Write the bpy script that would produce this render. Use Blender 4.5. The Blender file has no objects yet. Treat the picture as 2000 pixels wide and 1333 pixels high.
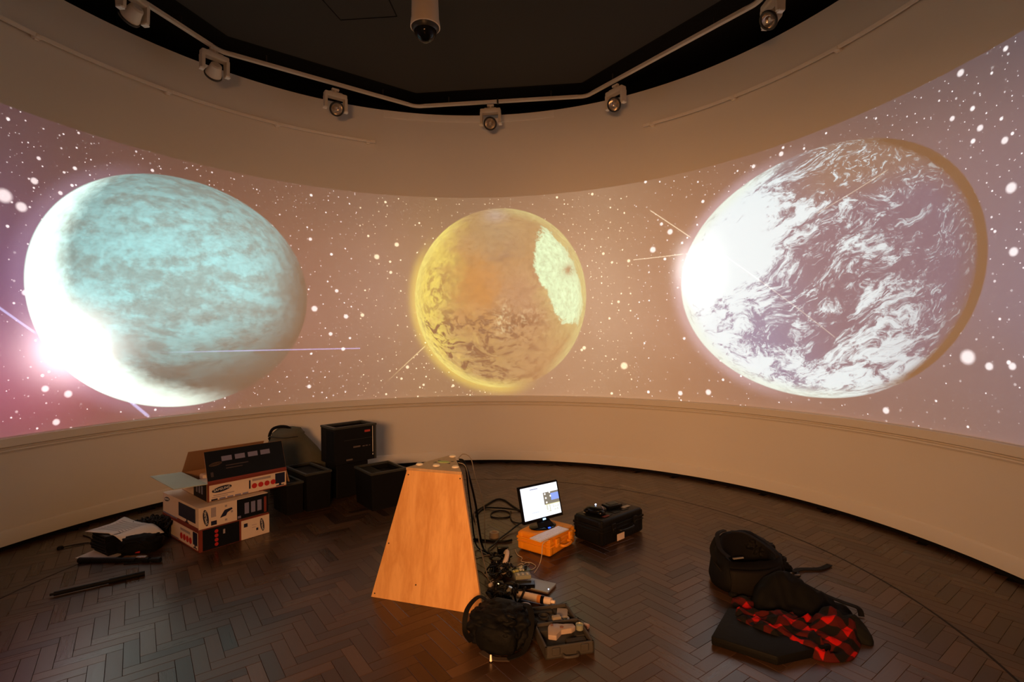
import bpy, bmesh, math, random
from math import sin, cos, pi, radians, hypot, atan2, sqrt
from mathutils import Vector, Matrix

random.seed(7)
S = bpy.context.scene
COL = S.collection
CX, CY, R = -0.4305, 3.1563, 3.7077      # axis and radius of the round room

# ------------------------------------------------------------------ camera
cam_d = bpy.data.cameras.new('camera')
cam = bpy.data.objects.new('camera', cam_d); COL.objects.link(cam)
pit, rol = 0.0039, -0.0120
c_, s_ = cos(rol), sin(rol); cp, sp = cos(pit), sin(pit)
right = Vector((c_, -sp*s_, cp*s_)); up = Vector((-s_, -sp*c_, cp*c_)); fwd = Vector((0, cp, sp))
M = Matrix(((right.x, up.x, -fwd.x, 0), (right.y, up.y, -fwd.y, 0), (right.z, up.z, -fwd.z, 1.6), (0, 0, 0, 1)))
cam.matrix_world = M
cam_d.sensor_fit = 'HORIZONTAL'; cam_d.sensor_width = 36; cam_d.lens = 36*1001.8/2000
cam_d.clip_start = 0.05; cam_d.clip_end = 60
S.camera = cam

# ------------------------------------------------------------------ view, world
S.view_settings.view_transform = 'Standard'; S.view_settings.look = 'None'
S.view_settings.gamma = 1.0; S.view_settings.use_curve_mapping = False
S.view_settings.exposure = 0.0
S.cycles.use_adaptive_sampling = False
S.cycles.max_bounces = 8; S.cycles.diffuse_bounces = 4; S.cycles.glossy_bounces = 3
W = bpy.data.worlds.new('world'); S.world = W; W.use_nodes = True
W.node_tree.nodes['Background'].inputs[0].default_value = (0.20, 0.13, 0.08, 1)
W.node_tree.nodes['Background'].inputs[1].default_value = 0.02
W.cycles.sampling_method = 'NONE'

# ------------------------------------------------------------------ tiny maths-to-nodes compiler
class NT:
    tree = None
def nd(t):
    return NT.tree.nodes.new(t)
def put(sock, v):
    if isinstance(v, X): NT.tree.links.new(v.s, sock)
    elif isinstance(v, (tuple, list)): sock.default_value = tuple(v) if len(v) == len(sock.default_value) else tuple(v)+(1,)
    else: sock.default_value = v
def mth(op, a, b=None, c=None, clamp=False):
    if not any(isinstance(q, X) for q in (a, b, c)):
        a = float(a); b = 0 if b is None else float(b)
        return {'ADD': a+b, 'SUBTRACT': a-b, 'MULTIPLY': a*b, 'DIVIDE': a/b if b else 0, 'POWER': a**b}[op]
    n = nd('ShaderNodeMath'); n.operation = op; n.use_clamp = clamp
    for i, q in enumerate((a, b, c)):
        if q is not None: put(n.inputs[i], q)
    return X(n.outputs[0])
class X:
    def __init__(s, k): s.s = k
    def __add__(a, b): return mth('ADD', a, b)
    def __radd__(a, b): return mth('ADD', b, a)
    def __sub__(a, b): return mth('SUBTRACT', a, b)
    def __rsub__(a, b): return mth('SUBTRACT', b, a)
    def __mul__(a, b): return mth('MULTIPLY', a, b)
    def __rmul__(a, b): return mth('MULTIPLY', b, a)
    def __truediv__(a, b): return mth('DIVIDE', a, b)
    def __rtruediv__(a, b): return mth('DIVIDE', b, a)
    def __pow__(a, b): return mth('POWER', a, b)
    def __neg__(a): return mth('MULTIPLY', a, -1.0)
def mx(a, b): return mth('MAXIMUM', a, b)
def mn(a, b): return mth('MINIMUM', a, b)
def sqr(a): return mth('SQRT', mx(a, 0.0))
def clampx(a): return mth('ADD', a, 0.0, clamp=True)
def ss(a, b, x):
    n = nd('ShaderNodeMapRange'); n.interpolation_type = 'SMOOTHSTEP'
    inv = a > b
    put(n.inputs[0], x); n.inputs[1].default_value = min(a, b); n.inputs[2].default_value = max(a, b)
    n.inputs[3].default_value = 1.0 if inv else 0.0; n.inputs[4].default_value = 0.0 if inv else 1.0
    return X(n.outputs[0])
def vec(x, y, z=0.0):
    n = nd('ShaderNodeCombineXYZ')
    for i, q in enumerate((x, y, z)): put(n.inputs[i], q)
    return X(n.outputs[0])
def sep(v):
    n = nd('ShaderNodeSeparateXYZ'); put(n.inputs[0], v)
    return [X(o) for o in n.outputs]
def noise(v, scale, detail=4, rough=0.6, dist=0.0):
    n = nd('ShaderNodeTexNoise'); put(n.inputs['Vector'], v)
    n.inputs['Scale'].default_value = scale; n.inputs['Detail'].default_value = detail
    n.inputs['Roughness'].default_value = rough; n.inputs['Distortion'].default_value = dist
    return X(n.outputs[0])
def noisev(v, scale, detail=2):
    n = nd('ShaderNodeTexNoise'); put(n.inputs['Vector'], v)
    n.inputs['Scale'].default_value = scale; n.inputs['Detail'].default_value = detail
    return X(n.outputs[1])
def voro(v, scale):
    n = nd('ShaderNodeTexVoronoi'); n.voronoi_dimensions = '2D'; put(n.inputs['Vector'], v)
    n.inputs['Scale'].default_value = scale
    return X(n.outputs['Distance']), X(n.outputs['Color'])
def ramp(x, stops, interp='LINEAR'):
    n = nd('ShaderNodeValToRGB'); put(n.inputs[0], x); cr = n.color_ramp; cr.interpolation = interp
    while len(cr.elements) < len(stops): cr.elements.new(0.5)
    for e, (p, c) in zip(cr.elements, stops): e.position = p; e.color = tuple(c)+(1,)
    return X(n.outputs[0])
def mixc(f, a, b):
    n = nd('ShaderNodeMix'); n.data_type = 'RGBA'; n.clamp_factor = True
    put(n.inputs[0], f); put(n.inputs[6], a if isinstance(a, X) else tuple(a)); put(n.inputs[7], b if isinstance(b, X) else tuple(b))
    return X(n.outputs[2])
def vmath(op, a, b=None, scale=None):
    n = nd('ShaderNodeVectorMath'); n.operation = op; put(n.inputs[0], a)
    if b is not None: put(n.inputs[1], b)
    if scale is not None: put(n.inputs[3], scale)
    return X(n.outputs[0])
def vadd(a, b): return vmath('ADD', a, b)
def vmul(a, b): return vmath('MULTIPLY', a, b)
def vsc(a, f): return vmath('SCALE', a, scale=f)

# ------------------------------------------------------------------ the three projectors on the room's axis
# Each is a real spot light with its slide: the picture is drawn over (azimuth, height on the round wall).
PZ = 2.6
WIN = {'left': (-98.0, -24.0), 'middle': (-24.0, 31.5), 'right': (31.5, 108.0)}
GAIN = 0.87
def gauss(x, y, cx, cy, rx, ry=None):
    ry = ry or rx
    dx = (x-cx)/rx; dy = (y-cy)/ry
    return mth('EXPONENT', -(dx*dx+dy*dy))
def spot_star(x, y, cx, cy, r):
    dx = (x-cx)*0.0647; dy = y-cy
    return ss(r, r*0.45, sqr(dx*dx+dy*dy))
def streak(x, y, a, b, w):
    ax, ay = a[0]*0.0647, a[1]; bx, by = b[0]*0.0647, b[1]
    L = hypot(bx-ax, by-ay); ux, uy = (bx-ax)/L, (by-ay)/L
    px = x*0.0647-ax; py = y-ay
    t = px*ux+py*uy; d = mth('ABSOLUTE', px*uy-py*ux)
    return ss(w, w*0.3, d)*ss(0, 0.05, t)*ss(L, L-0.05, t)
def bigstars(x, y, lst):
    acc = None
    for (a, z, r) in lst:
        k = spot_star(x, y, a, z, r); acc = k if acc is None else mx(acc, k)
    return acc
def slide(kind):
    inc = nd('ShaderNodeNewGeometry')
    ix, iy, iz = sep(X(inc.outputs['Incoming']))
    dx, dy, dz = (ix*SGN, iy*SGN, iz*SGN)
    hz = sqr(dx*dx+dy*dy)
    az = mth('ARCTAN2', dx, dy)*(180/pi)
    tn = dz/hz
    z = tn*R+PZ
    d2 = tn*tn+1.0
    comp = d2*sqr(d2)                             # even light over the curved screen
    a0, a1 = WIN[kind]
    mask = mth('GREATER_THAN', az, a0)*mth('LESS_THAN', az, a1)*ss(0.898, 0.906, z)*ss(3.556, 3.548, z)
    P = vec(az*0.0647, z)
    # background sky
    t = (az+90)/180
    bg = ramp(t, [(0.05, (.065, .022, .085)), (0.14, (.080, .025, .065)), (0.22, (.09, .030, .045)), (0.32, (.11, .055, .065)),
                  (0.39, (.14, .095, .095)), (0.45, (.18, .13, .085)), (0.55, (.20, .15, .12)), (0.64, (.23, .19, .16)), (0.72, (.12, .085, .085)),
                  (0.80, (.06, .052, .10)), (0.90, (.045, .065, .15)), (1.0, (.045, .075, .18))])
    bg = vsc(bg, gauss(az*0.0, z, 0.0, 2.1, 1.0, .95)*0.65+0.42)
    bg = vsc(bg, noise(P, 0.9, 2, 0.5)*0.6+0.7)
    dd, cc = voro(P, 8.5); r_, g_, b_ = sep(cc)
    dd2, cc2 = voro(vadd(P, (3.7, 1.9, 0)), 4.4); r2, g2, b2 = sep(cc2)
    st = 1.25*ss(1.0, 0.30, dd/(r_*r_*0.085+0.046))*(g_*0.9+0.12)
    st2 = ss(1.0, 0.4, dd2/(r2*r2*r2*0.075+0.030))*mth('GREATER_THAN', g2, 0.25)
    dens = ss(0.36, 0.6, noise(vadd(P, (9, 2, 0)), 0.8, 2))*0.85+0.35
    dd3, cc3 = voro(vadd(P, (1.3, 7.7, 0)), 15.0); r3, g3, b3 = sep(cc3)
    st3 = ss(1.0, 0.3, dd3/(r3*r3*0.07+0.050))*mth('GREATER_THAN', g3, 0.45)*b3
    stars = st*dens+st2*1.15+st3*dens*0.9
    col = bg
    if kind == 'left':
        col = vadd(col, vsc(vec(0.75, 0.07, 0.16), gauss(az, z, -73.0, 1.30, 12, .55)*0.34))
        col = vadd(col, vsc(vec(.03, .02, .11), gauss(az, z, -77.0, 2.0, 8, .8)))
        ac, zc, hw, hh = -53.7, 2.172, 20.0, 1.19
        big = [(-75.7, 2.82, .07), (-73.9, 2.76, .05), (-72.5, 3.0, .035), (-32.4, 2.05, .045), (-26.6, 1.96, .035), (-70.3, .967, .035), (-68.9, 1.2, .04), (-71.5, 1.26, .035),
               (-28.3, 2.28, .028), (-33.0, 2.9, .026), (-73.6, 2.06, .03), (-29.5, 1.74, .03), (-33.5, 1.1, .03), (-27.2, 1.55, .03), (-69.6, 2.95, .022), (-72, 3.2, .02), (-58, 3.37, .02)]
    elif kind == 'middle':
        ac, zc, hw, hh = 4.45, 2.205, 17.6, 1.20
        big = [(-20.6, 2.736, .042), (-16.65, 2.907, .036), (21.5, 1.526, .03), (29.44, 1.299, .056), (-18, 2.68, .02), (-22.2, 3.0, .02), (-17.9, 2.54, .025), (-14.8, 1.3, .028),
               (-5.6, 1.04, .024), (-11.6, 1.06, .02), (27.3, 2.6, .02), (30.6, 2.6, .026), (25.6, 2.72, .022), (21.0, 1.5, .022), (28.5, 2.1, .022), (-23.5, 1.98, .03), (-16, 1.15, .02)]
    else:
        ac, zc, hw, hh = 62.6, 2.225, 22.05, 1.175
        big = [(35.29, 2.706, .045), (38.6, 2.892, .042), (82.3, 1.46, .066), (86.9, 1.408, .032), (84.56, 1.401, .035), (87.2, 2.155, .038), (87.06, 2.575, .045), (79.3, 3.59, .03),
               (82.0, 3.5, .032), (37.0, 3.0, .026), (81, 3.2, .024), (84, 3.05, .028), (58, 3.46, .03), (53.5, 3.42, .026), (45.2, 1.02, .04), (40.1, .99, .035), (72.5, 1.0, .035), (86.5, 2.9, .03)]
    stars = mx(stars, bigstars(az, z, big))
    x = (az-ac)/hw; y = (z-zc)/hh
    r2_ = x*x+y*y; r = sqr(r2_)
    nz = sqr(1.0-r2_)
    Q = vec(x, y, nz)
    inside = ss(1.006, 0.992, r)
    if kind == 'left':
        col = vadd(col, vsc(vec(1.0, .92, .98), stars*0.95))
        W1 = vadd(Q, vsc(vmath('SUBTRACT', noisev(Q, 2.2), (.5, .5, .5)), 0.22))
        n1 = noise(vmul(W1, (1.0, 2.8, 1.0)), 1.5, 6, 0.60)
        n2 = noise(Q, 10, 5, 0.65)
        dx, dy = x-0.27, y-0.16
        ro = sqr(dx*dx+dy*dy)+(n2-0.5)*0.10
        surf = mixc(ss(0.36, 0.60, n1+(n2-0.5)*0.5), (.23, .54, .60), (.29, .84, .96))
        surf = mixc(ss(.2, -.55, y)*ss(0.62, 0.42, n1)*0.55, surf, (.20, .28, .30))
        n3 = noise(vmul(Q, (1.0, 1.6, 1.0)), 26, 4, 0.7)
        surf = vsc(surf, ss(1.6, 0.30, r)*(n2*0.9+0.55)*(n3*0.8+0.6)*0.95)
        dark = ss(0.05, 0.95, x*0.35-y*0.95)                      # the moon's lower right is in its own night
        surf = vsc(surf, 1.0-dark*0.90)
        surf = vsc(surf, ss(1.12, 0.70, x*0.9+0.15))
        lit = ss(0.98, 1.15, ro)*ss(.36, -.20, x+y*0.1)
        lit2 = gauss(x, y, -.84, -.55, .30, .33)*2.2
        surf = vadd(surf, vsc(vec(.95, 1.25, 1.2), mx(lit, 0.0)))
        surf = vadd(surf, vsc(vec(.9, 1.05, 1.0), mn(lit2, 1.3)))
        edge = ss(0.30, 0.0, mth('ABSOLUTE', r-1.0))*ss(.3, -.6, x+0.4*y)
        col = mixc(inside, vadd(col, vsc(vec(.55, .45, .75), ss(0.14, 0, r-1.0)*ss(.3, -.6, x+.3*y)*0.22)), surf)
        g = gauss(az, z, -69.4, 1.58, 3.6, .23)*1.5+gauss(az, z, -69.0, 1.60, 6.2, .30)*0.42
        col = vadd(col, vsc(vec(1.0, .80, .95), g))
        sk = mx(streak(az, z, (-79, 2.07), (-72.3, 1.72), .014), streak(az, z, (-64, 1.27), (-58.6, .90), .020))
        col = vadd(col, vsc(vec(.45, .55, 1.0), sk*0.8))
        sk = streak(az, z, (-60, 1.545), (-20.6, 1.556), .010)*ss(-60, -42, az)
        col = vadd(col, vsc(vec(.35, .35, .8), sk*0.8))
    elif kind == 'middle':
        col = vadd(col, vsc(vec(1.0, .86, .62), stars*0.95))
        W1 = vadd(Q, vsc(vmath('SUBTRACT', noisev(Q, 2.6), (.5, .5, .5)), 0.5))
        n1 = noise(W1, 3.0, 8, 0.68)
        n2 = noise(vadd(vmul(W1, (1.0, 1.7, 1.0)), (5, 1, 2)), 5.0, 9, 0.76)
        n4 = noise(vadd(Q, (2, 8, 3)), 17.0, 5, 0.75)
        lx = x+(n1-0.5)*0.8; ly = y+(n2-0.5)*0.8
        surf = mixc(ss(.35, .65, n1), (.26, .19, .065), (.40, .31, .13))
        surf = mixc(gauss(lx, ly, -.26, .14, .40, .48), surf, (.46, .20, .015))
        surf = mixc(gauss(lx, ly, .25, -.02, .40, .45)*0.8, surf, (.30, .19, .13))
        surf = mixc(ss(.35, .9, lx)*ss(-.8, -.1, ly), surf, (.46, .50, .20))
        surf = mixc(gauss(lx, ly, .02, .70, .36, .24), surf, (.27, .23, .13))
        surf = mixc(gauss(lx, ly, .12, .50, .20, .12)*ss(.42, .55, n1), surf, (.20, .15, .10))
        surf = mixc(ss(-.42, -.86, lx-0.15*y*y), surf, (.80, .74, .12))
        blot = ss(.50, .56, n2)*ss(.0, -.32, y)*ss(.75, .2, x)
        surf = mixc(blot, surf, (.05, .02, .01))
        surf = mixc(ss(.45, .40, n2)*ss(.05, -.35, y)*ss(.2, -.4, x)*0.8, surf, (.62, .46, .12))
        surf = mixc(ss(.49, .56, n2)*gauss(x, y, -.72, .12, .24, .34)*0.9, surf, (.26, .17, .035))
        surf = mixc(ss(-.1, -.95, y)*ss(-.2, .5, x)*0.6, surf, (.22, .12, .06))
        surf = mixc(gauss(x, y, -.05, .93, .13, .08)*0.7, surf, (.40, .40, .42))
        u = (x-.69)*0.93+(y-.20)*0.36; v = -(x-.69)*0.36+(y-.20)*0.93
        pl = ss(1.14, 1.0, sqr((u/.20)*(u/.20)+(v/.47)*(v/.47))+(n1-0.5)*1.6+(n4-0.5)*0.5)
        surf = mixc(pl, surf, (.62, 1.05, .72))
        surf = mixc(gauss(x, y, .80, .28, .07, .06)*ss(.40, .5, n4)+gauss(x, y, .84, .55, .05, .13)*ss(.40, .5, n4), surf, (.25, .20, .12))
        limb = ss(.88, 1.0, r)
        surf = mixc(limb*ss(.1, .6, x+.3*y)*0.75, surf, (.50, .58, .26))
        surf = mixc(limb*ss(.1, -.6, x+.4*y)*0.9, surf, (.85, .85, .22))
        surf = mixc(gauss(x, y, .02, -.25, .08, .16)*ss(.50, .58, n4)*0.9, surf, (.62, .60, .36))
        surf = mixc(gauss(x, y, .25, -.22, .30, .09)*ss(.52, .60, n4)*0.6, surf, (.55, .52, .32))
        surf = vsc(surf, n4*1.3+0.16)
        halo = ss(0.15, 0.0, r-1.0)*ss(.0, -.8, x+0.75*y)
        col = mixc(inside, vadd(col, vsc(vec(.52, .44, .02), halo*halo*0.75)), surf)
        sk = streak(az, z, (-21.5, .96), (-11.0, 1.585), .009)*ss(-21, -12, az)
        col = vadd(col, vsc(vec(.8, .7, .35), sk*0.6))
    else:
        col = vadd(col, vsc(vec(.92, .92, 1.0), stars*0.95))
        wr = vsc(vmath('SUBTRACT', noisev(Q, 1.9, 3), (.5, .5, .5)), 1.15)
        W1 = vadd(Q, wr)
        a_ = 0.6
        us = x*cos(a_)+y*sin(a_); vs = y*cos(a_)-x*sin(a_)
        Ws = vadd(vec(us*1.0, vs*2.1, nz), wr)
        n1 = noise(Ws, 2.4, 9, 0.68, 0.4)
        n2 = noise(vadd(Ws, (3, 7, 1)), 8.5, 8, 0.78, 0.3)
        cover = 0.502-0.085*ss(.0, -.85, x-y*0.35)-0.05*ss(-.2, -.8, y)+0.10*ss(.55, 1.0, x)+0.07*ss(.5, .9, y+x*.3)+0.05*gauss(x, y, -.1, -.12, .25)
        cover = cover+0.10*gauss(x, y, -.35, -.55, .22, .14)-0.11*gauss(x, y, -.46, .30, .28, .26)-0.10*gauss(x, y, -.74, .08, .18, .22)
        cl = ss(-0.02, 0.075, n1*0.55+n2*0.45-cover)
        sea = mixc(ss(.1, -.6, x+.3*y), (.012, .045, .17), (.03, .11, .34))
        sea = mixc(ss(.4, .75, y)*ss(-.4, .2, x), sea, (.09, .08, .10))
        n5 = noise(vadd(vmul(Ws, (1.0, 1.3, 1.0)), (1, 4, 9)), 13.0, 6, 0.72)
        cl = mx(cl, ss(.53, .60, n5)*ss(.40, .54, n1)*0.85)
        surf = mixc(cl*(0.95-0.42*ss(.2, .95, x)), sea, (.64, .92, 1.10))
        surf = vadd(surf, vsc(vec(1.1, 1.2, 1.2), gauss(x, y, -.88, .14, .16, .26)*0.9))
        surf = vadd(surf, vsc(vec(.03, .06, .08), ss(.3, -.8, x)))
        limb = ss(.88, 1.0, r)*ss(.25, -.35, x+.30*y)
        surf = mixc(limb*0.75, surf, (.62, .92, .90))
        nd_ = ss(0.925, 0.985, r)*ss(.20, .60, x+.05*y)+ss(.80, 1.0, r)*ss(.45, .85, x+.1*y)*0.55
        surf = mixc(mn(nd_, 1.0), surf, (.012, .004, 0.0))
        halo = ss(0.16, 0.0, r-1.0)*ss(.3, -.6, x)
        col = mixc(inside, vadd(col, vsc(vec(.45, .42, .60), halo*halo*0.5)), surf)
        col = vadd(col, vsc(vec(.9, .95, 1.0), gauss(az, z, 41.2, 2.45, 1.9, .24)*0.7))
        sk = mx(streak(az, z, (34.6, 3.2), (42.6, 2.78), .009), streak(az, z, (27.3, 2.606), (41.2, 2.61), .008))
        sk = mx(sk, streak(az, z, (48, 2.55), (66, 1.60), .008)*0.5)
        sk = mx(sk, streak(az, z, (63, 2.78), (73.5, 3.0), .008)*0.5)
        col = vadd(col, vsc(vec(.75, .72, .55), sk*0.7))
    return vsc(col, mask*comp*GAIN), kind
SGN = 1.0
def projector(kind):
    ld = bpy.data.lights.new('projector_'+kind, 'SPOT')
    a0, a1 = WIN[kind]
    ld.energy = PROJ_W; ld.spot_size = radians(88); ld.spot_blend = 0.0; ld.shadow_soft_size = 0.0
    ld.use_nodes = True; t = ld.node_tree; NT.tree = t
    col, _ = slide(kind)
    em = t.nodes['Emission']; put(em.inputs[0], col); em.inputs[1].default_value = 1.0
    o = bpy.data.objects.new('projector_'+kind, ld); COL.objects.link(o)
    o.location = (CX, CY, PZ)
    m = radians((a0+a1)/2)
    d = Vector((sin(m), cos(m), -0.11))
    o.rotation_euler = d.to_track_quat('-Z', 'Y').to_euler()
    return o
PROJ_W = 4*pi*pi*R*R/0.72
for k in ('left', 'middle', 'right'): projector(k)

# warm light of the next room, falling through the doorway behind the camera
def area(name, loc, tgt, sx, sy, power, col):
    ld = bpy.data.lights.new(name, 'AREA'); ld.shape = 'RECTANGLE'; ld.size = sx; ld.size_y = sy
    ld.energy = power; ld.color = col
    o = bpy.data.objects.new(name, ld); COL.objects.link(o); o.location = loc
    o.rotation_euler = (Vector(tgt)-Vector(loc)).to_track_quat('-Z', 'Y').to_euler()
    return o
area('lobby_lamp', (-.65, -1.9, 2.0), (.9, 5.5, 1.0), 1.2, 0.6, 255, (1.0, 0.45, 0.16))
area('added_spot', (-1.66, -2.6, 1.9), (1.2, 5.5, 1.4), 0.35, 0.35, 82, (1.0, 0.43, 0.14))  # second unseen lamp added for the brighter patch on the centre-right wall

# ------------------------------------------------------------------ materials
MATS = {}
def mat(name, col, rough=0.6, metal=0.0, vary=0.12, scale=18.0, bump=0.0, bscale=60.0, emit=None, estr=0.0, spec=0.3, coat=0.0):
    if name in MATS: return MATS[name]
    m = bpy.data.materials.new(name); m.use_nodes = True; t = m.node_tree; NT.tree = t
    b = t.nodes['Principled BSDF']
    if max(col) < .025 and not emit: col = tuple(q*.42 for q in col); spec = min(spec, .14)
    tc = nd('ShaderNodeTexCoord'); v = X(tc.outputs['Object'])
    n = noise(v, scale, 3, 0.6)
    c = vsc(vec(*col), n*(2*vary)+(1-vary))
    put(b.inputs['Base Color'], c)
    b.inputs['Metallic'].default_value = metal
    b.inputs['Specular IOR Level'].default_value = spec
    put(b.inputs['Roughness'], n*0.15+(rough-0.075))
    if coat: b.inputs['Coat Weight'].default_value = coat
    if bump:
        bn = nd('ShaderNodeBump'); bn.inputs['Strength'].default_value = bump; bn.inputs['Distance'].default_value = 0.004
        put(bn.inputs['Height'], noise(v, bscale, 4, 0.6)); t.links.new(bn.outputs[0], b.inputs['Normal'])
    if emit:
        b.inputs['Emission Color'].default_value = tuple(emit)+(1,); b.inputs['Emission Strength'].default_value = estr
    if emit: m.cycles.emission_sampling = 'NONE'
    MATS[name] = m
    return m
def wood_mat(name, c1, c2, rough, axis_scale=(1, 12, 12), tone=False, ring=3.0, bump=0.05):
    m = bpy.data.materials.new(name); m.use_nodes = True; t = m.node_tree; NT.tree = t
    b = t.nodes['Principled BSDF']
    tc = nd('ShaderNodeTexCoord'); v = X(tc.outputs['Object'])
    if tone:
        at = nd('ShaderNodeAttribute'); at.attribute_name = 'tone'
        tr, tg, tb = sep(X(at.outputs['Color']))
        v2 = vadd(X(tc.outputs['Object']), vec(tb*7, tr*5, tg*3))
        uvn = nd('ShaderNodeUVMap'); uvn.uv_map = 'grain'
        g = vadd(X(uvn.outputs[0]), vec(tr*31, tg*17, 0))
        n = noise(vmul(g, (3, 60, 1)), 1.0, 5, 0.65, 0.4); n2 = noise(vmul(g, (8, 260, 1)), 1.0, 3, 0.6)
        f = n*0.55+n2*0.25+0.1
        c = mixc(f, c1, c2)
        c = vmul(c, vadd(vsc(vec(1, 1, 1), tr*1.25+0.34), vec(tg*0.12, 0.0, tb*0.08-tg*0.05)))
        put(b.inputs['Roughness'], rough+n*0.12+tg*0.08)
    else:
        n = noise(vmul(v, axis_scale), ring, 6, 0.6, 0.8); n2 = noise(vmul(v, tuple(a*6 for a in axis_scale)), ring, 3, 0.6)
        f = ss(.3, .72, n*0.75+n2*0.25)
        c = mixc(f, c1, c2)
        put(b.inputs['Roughness'], rough+n*0.1)
    put(b.inputs['Base Color'], c)
    bn = nd('ShaderNodeBump'); bn.inputs['Strength'].default_value = bump; bn.inputs['Distance'].default_value = 0.002
    put(bn.inputs['Height'], n2); t.links.new(bn.outputs[0], b.inputs['Normal'])
    MATS[name] = m
    return m

# ------------------------------------------------------------------ mesh helpers
class MB:
    def __init__(s): s.bm = bmesh.new()
    def xform(s, vs, m):
        if m is not None: bmesh.ops.transform(s.bm, matrix=m, verts=vs)
    def box(s, c, d, m=None, bev=0.0, seg=1):
        r = bmesh.ops.create_cube(s.bm, size=1.0); vs = r['verts']
        bmesh.ops.transform(s.bm, matrix=Matrix.Translation(Vector(c)) @ Matrix.Diagonal((d[0], d[1], d[2], 1)), verts=vs)
        if bev > 0:
            es = list({e for v in vs for e in v.link_edges})
            q = bmesh.ops.bevel(s.bm, geom=es, offset=bev, segments=seg, profile=0.5, affect='EDGES')
            vs = list({v for v in q['verts']} | {v for v in vs if v.is_valid})
        s.xform(vs, m); return s
    def poly(s, pts, z0, z1, m=None, bev=0.0):
        """prism over a plan outline"""
        lo = [s.bm.verts.new((p[0], p[1], z0)) for p in pts]; hi = [s.bm.verts.new((p[0], p[1], z1)) for p in pts]
        n = len(pts); s.bm.faces.new(lo[::-1]); s.bm.faces.new(hi)
        for i in range(n): s.bm.faces.new((lo[i], lo[(i+1) % n], hi[(i+1) % n], hi[i]))
        vs = lo+hi
        if bev:
            es = list({e for v in vs for e in v.link_edges})
            q = bmesh.ops.bevel(s.bm, geom=es, offset=bev, segments=2, profile=0.5, affect='EDGES')
            vs = list({v for v in q['verts']} | {v for v in vs if v.is_valid})
        s.xform(vs, m); return s
    def hull8(s, lo, hi):
        """solid from a lower and an upper loop of 3-D points"""
        a = [s.bm.verts.new(p) for p in lo]; b = [s.bm.verts.new(p) for p in hi]; n = len(a)
        s.bm.faces.new(a[::-1]); s.bm.faces.new(b)
        for i in range(n): s.bm.faces.new((a[i], a[(i+1) % n], b[(i+1) % n], b[i]))
        return s
    def cyl(s, c, r, h, m=None, r2=None, n=24, bev=0.0):
        q = bmesh.ops.create_cone(s.bm, cap_ends=True, segments=n, radius1=r, radius2=r if r2 is None else r2, depth=h); vs = q['verts']
        bmesh.ops.transform(s.bm, matrix=Matrix.Translation(Vector(c)), verts=vs)
        s.xform(vs, m); return s
    def lathe(s, prof, n=32, m=None, close=True):
        rings = []
        for (r, z) in prof:
            if r < 1e-5: rings.append([s.bm.verts.new((0, 0, z))])
            else: rings.append([s.bm.verts.new((r*cos(2*pi*i/n), r*sin(2*pi*i/n), z)) for i in range(n)])
        for a, b in zip(rings, rings[1:]):
            for i in range(n):
                j = (i+1) % n
                f = [a[i % len(a)], a[j % len(a)], b[j % len(b)], b[i % len(b)]]
                g = []
                for v in f:
                    if v not in g: g.append(v)
                if len(g) > 2: s.bm.faces.new(g)
        s.xform([v for r_ in rings for v in r_], m); return s
    def arc(s, prof, a0, a1, n, cx=CX, cy=CY, closed=True):
        """sweep a (radius, z) profile around the room's axis between two azimuths (degrees from +y towards +x)"""
        full = abs(a1-a0) > 359.9
        cols = []
        for i in range(n if full else n+1):
            a = radians(a0+(a1-a0)*i/n)
            cols.append([s.bm.verts.new((cx+r*sin(a), cy+r*cos(a), z)) for r, z in prof])
        k = len(prof)
        rng = range(n)
        for i in rng:
            A = cols[i]; B = cols[(i+1) % len(cols)]
            for j in range(k if closed else k-1):
                s.bm.faces.new((A[j], B[j], B[(j+1) % k], A[(j+1) % k]))
        if closed and not full:
            s.bm.faces.new(cols[0]); s.bm.faces.new(cols[-1][::-1])
        return s
    def tube(s, pts, r, n=7, closed=False, taper=None):
        P = [Vector(p) for p in pts]; k = len(P); rings = []
        up_ = Vector((0, 0, 1))
        for i, p in enumerate(P):
            a = P[(i-1) % k] if closed or i > 0 else P[0]; b = P[(i+1) % k] if closed or i < k-1 else P[-1]
            d = (b-a); d = d.normalized() if d.length > 1e-9 else Vector((1, 0, 0))
            u = d.cross(up_)
            if u.length < 1e-3: u = d.cross(Vector((0, 1, 0)))
            u.normalize(); w = u.cross(d)
            rr = r if taper is None else r*taper(i/(k-1))
            rings.append([s.bm.verts.new(p+(u*cos(2*pi*j/n)+w*sin(2*pi*j/n))*rr) for j in range(n)])
        for i in range(k if closed else k-1):
            A, B = rings[i], rings[(i+1) % k]
            for j in range(n): s.bm.faces.new((A[j], A[(j+1) % n], B[(j+1) % n], B[j]))
        if not closed:
            s.bm.faces.new(rings[0][::-1]); s.bm.faces.new(rings[-1])
        return s
    def blob(s, c, r, seed=0, amp=0.12, fr=2.5, e=1.0, floor=None, rot=0.0, sub=4, fold=0.0):
        q = bmesh.ops.create_icosphere(s.bm, subdivisions=sub, radius=1.0); vs = q['verts']
        import mathutils.noise as mnz
        R3 = Matrix.Rotation(rot, 4, 'Z')
        for v in vs:
            d = v.co.normalized()
            p = Vector([math.copysign(abs(t)**e, t) for t in d])
            nn = mnz.fractal(d*fr+Vector((seed*3.1, seed*1.7, seed)), 0.9, 2.1, 4)
            k = 1+amp*nn
            if fold: k -= fold*abs(mnz.noise(Vector((d.x*2.2+seed, d.y*5.0, d.z*3+seed*2))))
            p = Vector((p.x*r[0], p.y*r[1], p.z*r[2]))*k
            p = R3 @ p+Vector(c)
            if floor is not None and p.z < floor: p.z = floor+(p.z-floor)*0.02
            if floor is not None: p.z = max(p.z, floor)
            v.co = p
        return s
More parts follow.
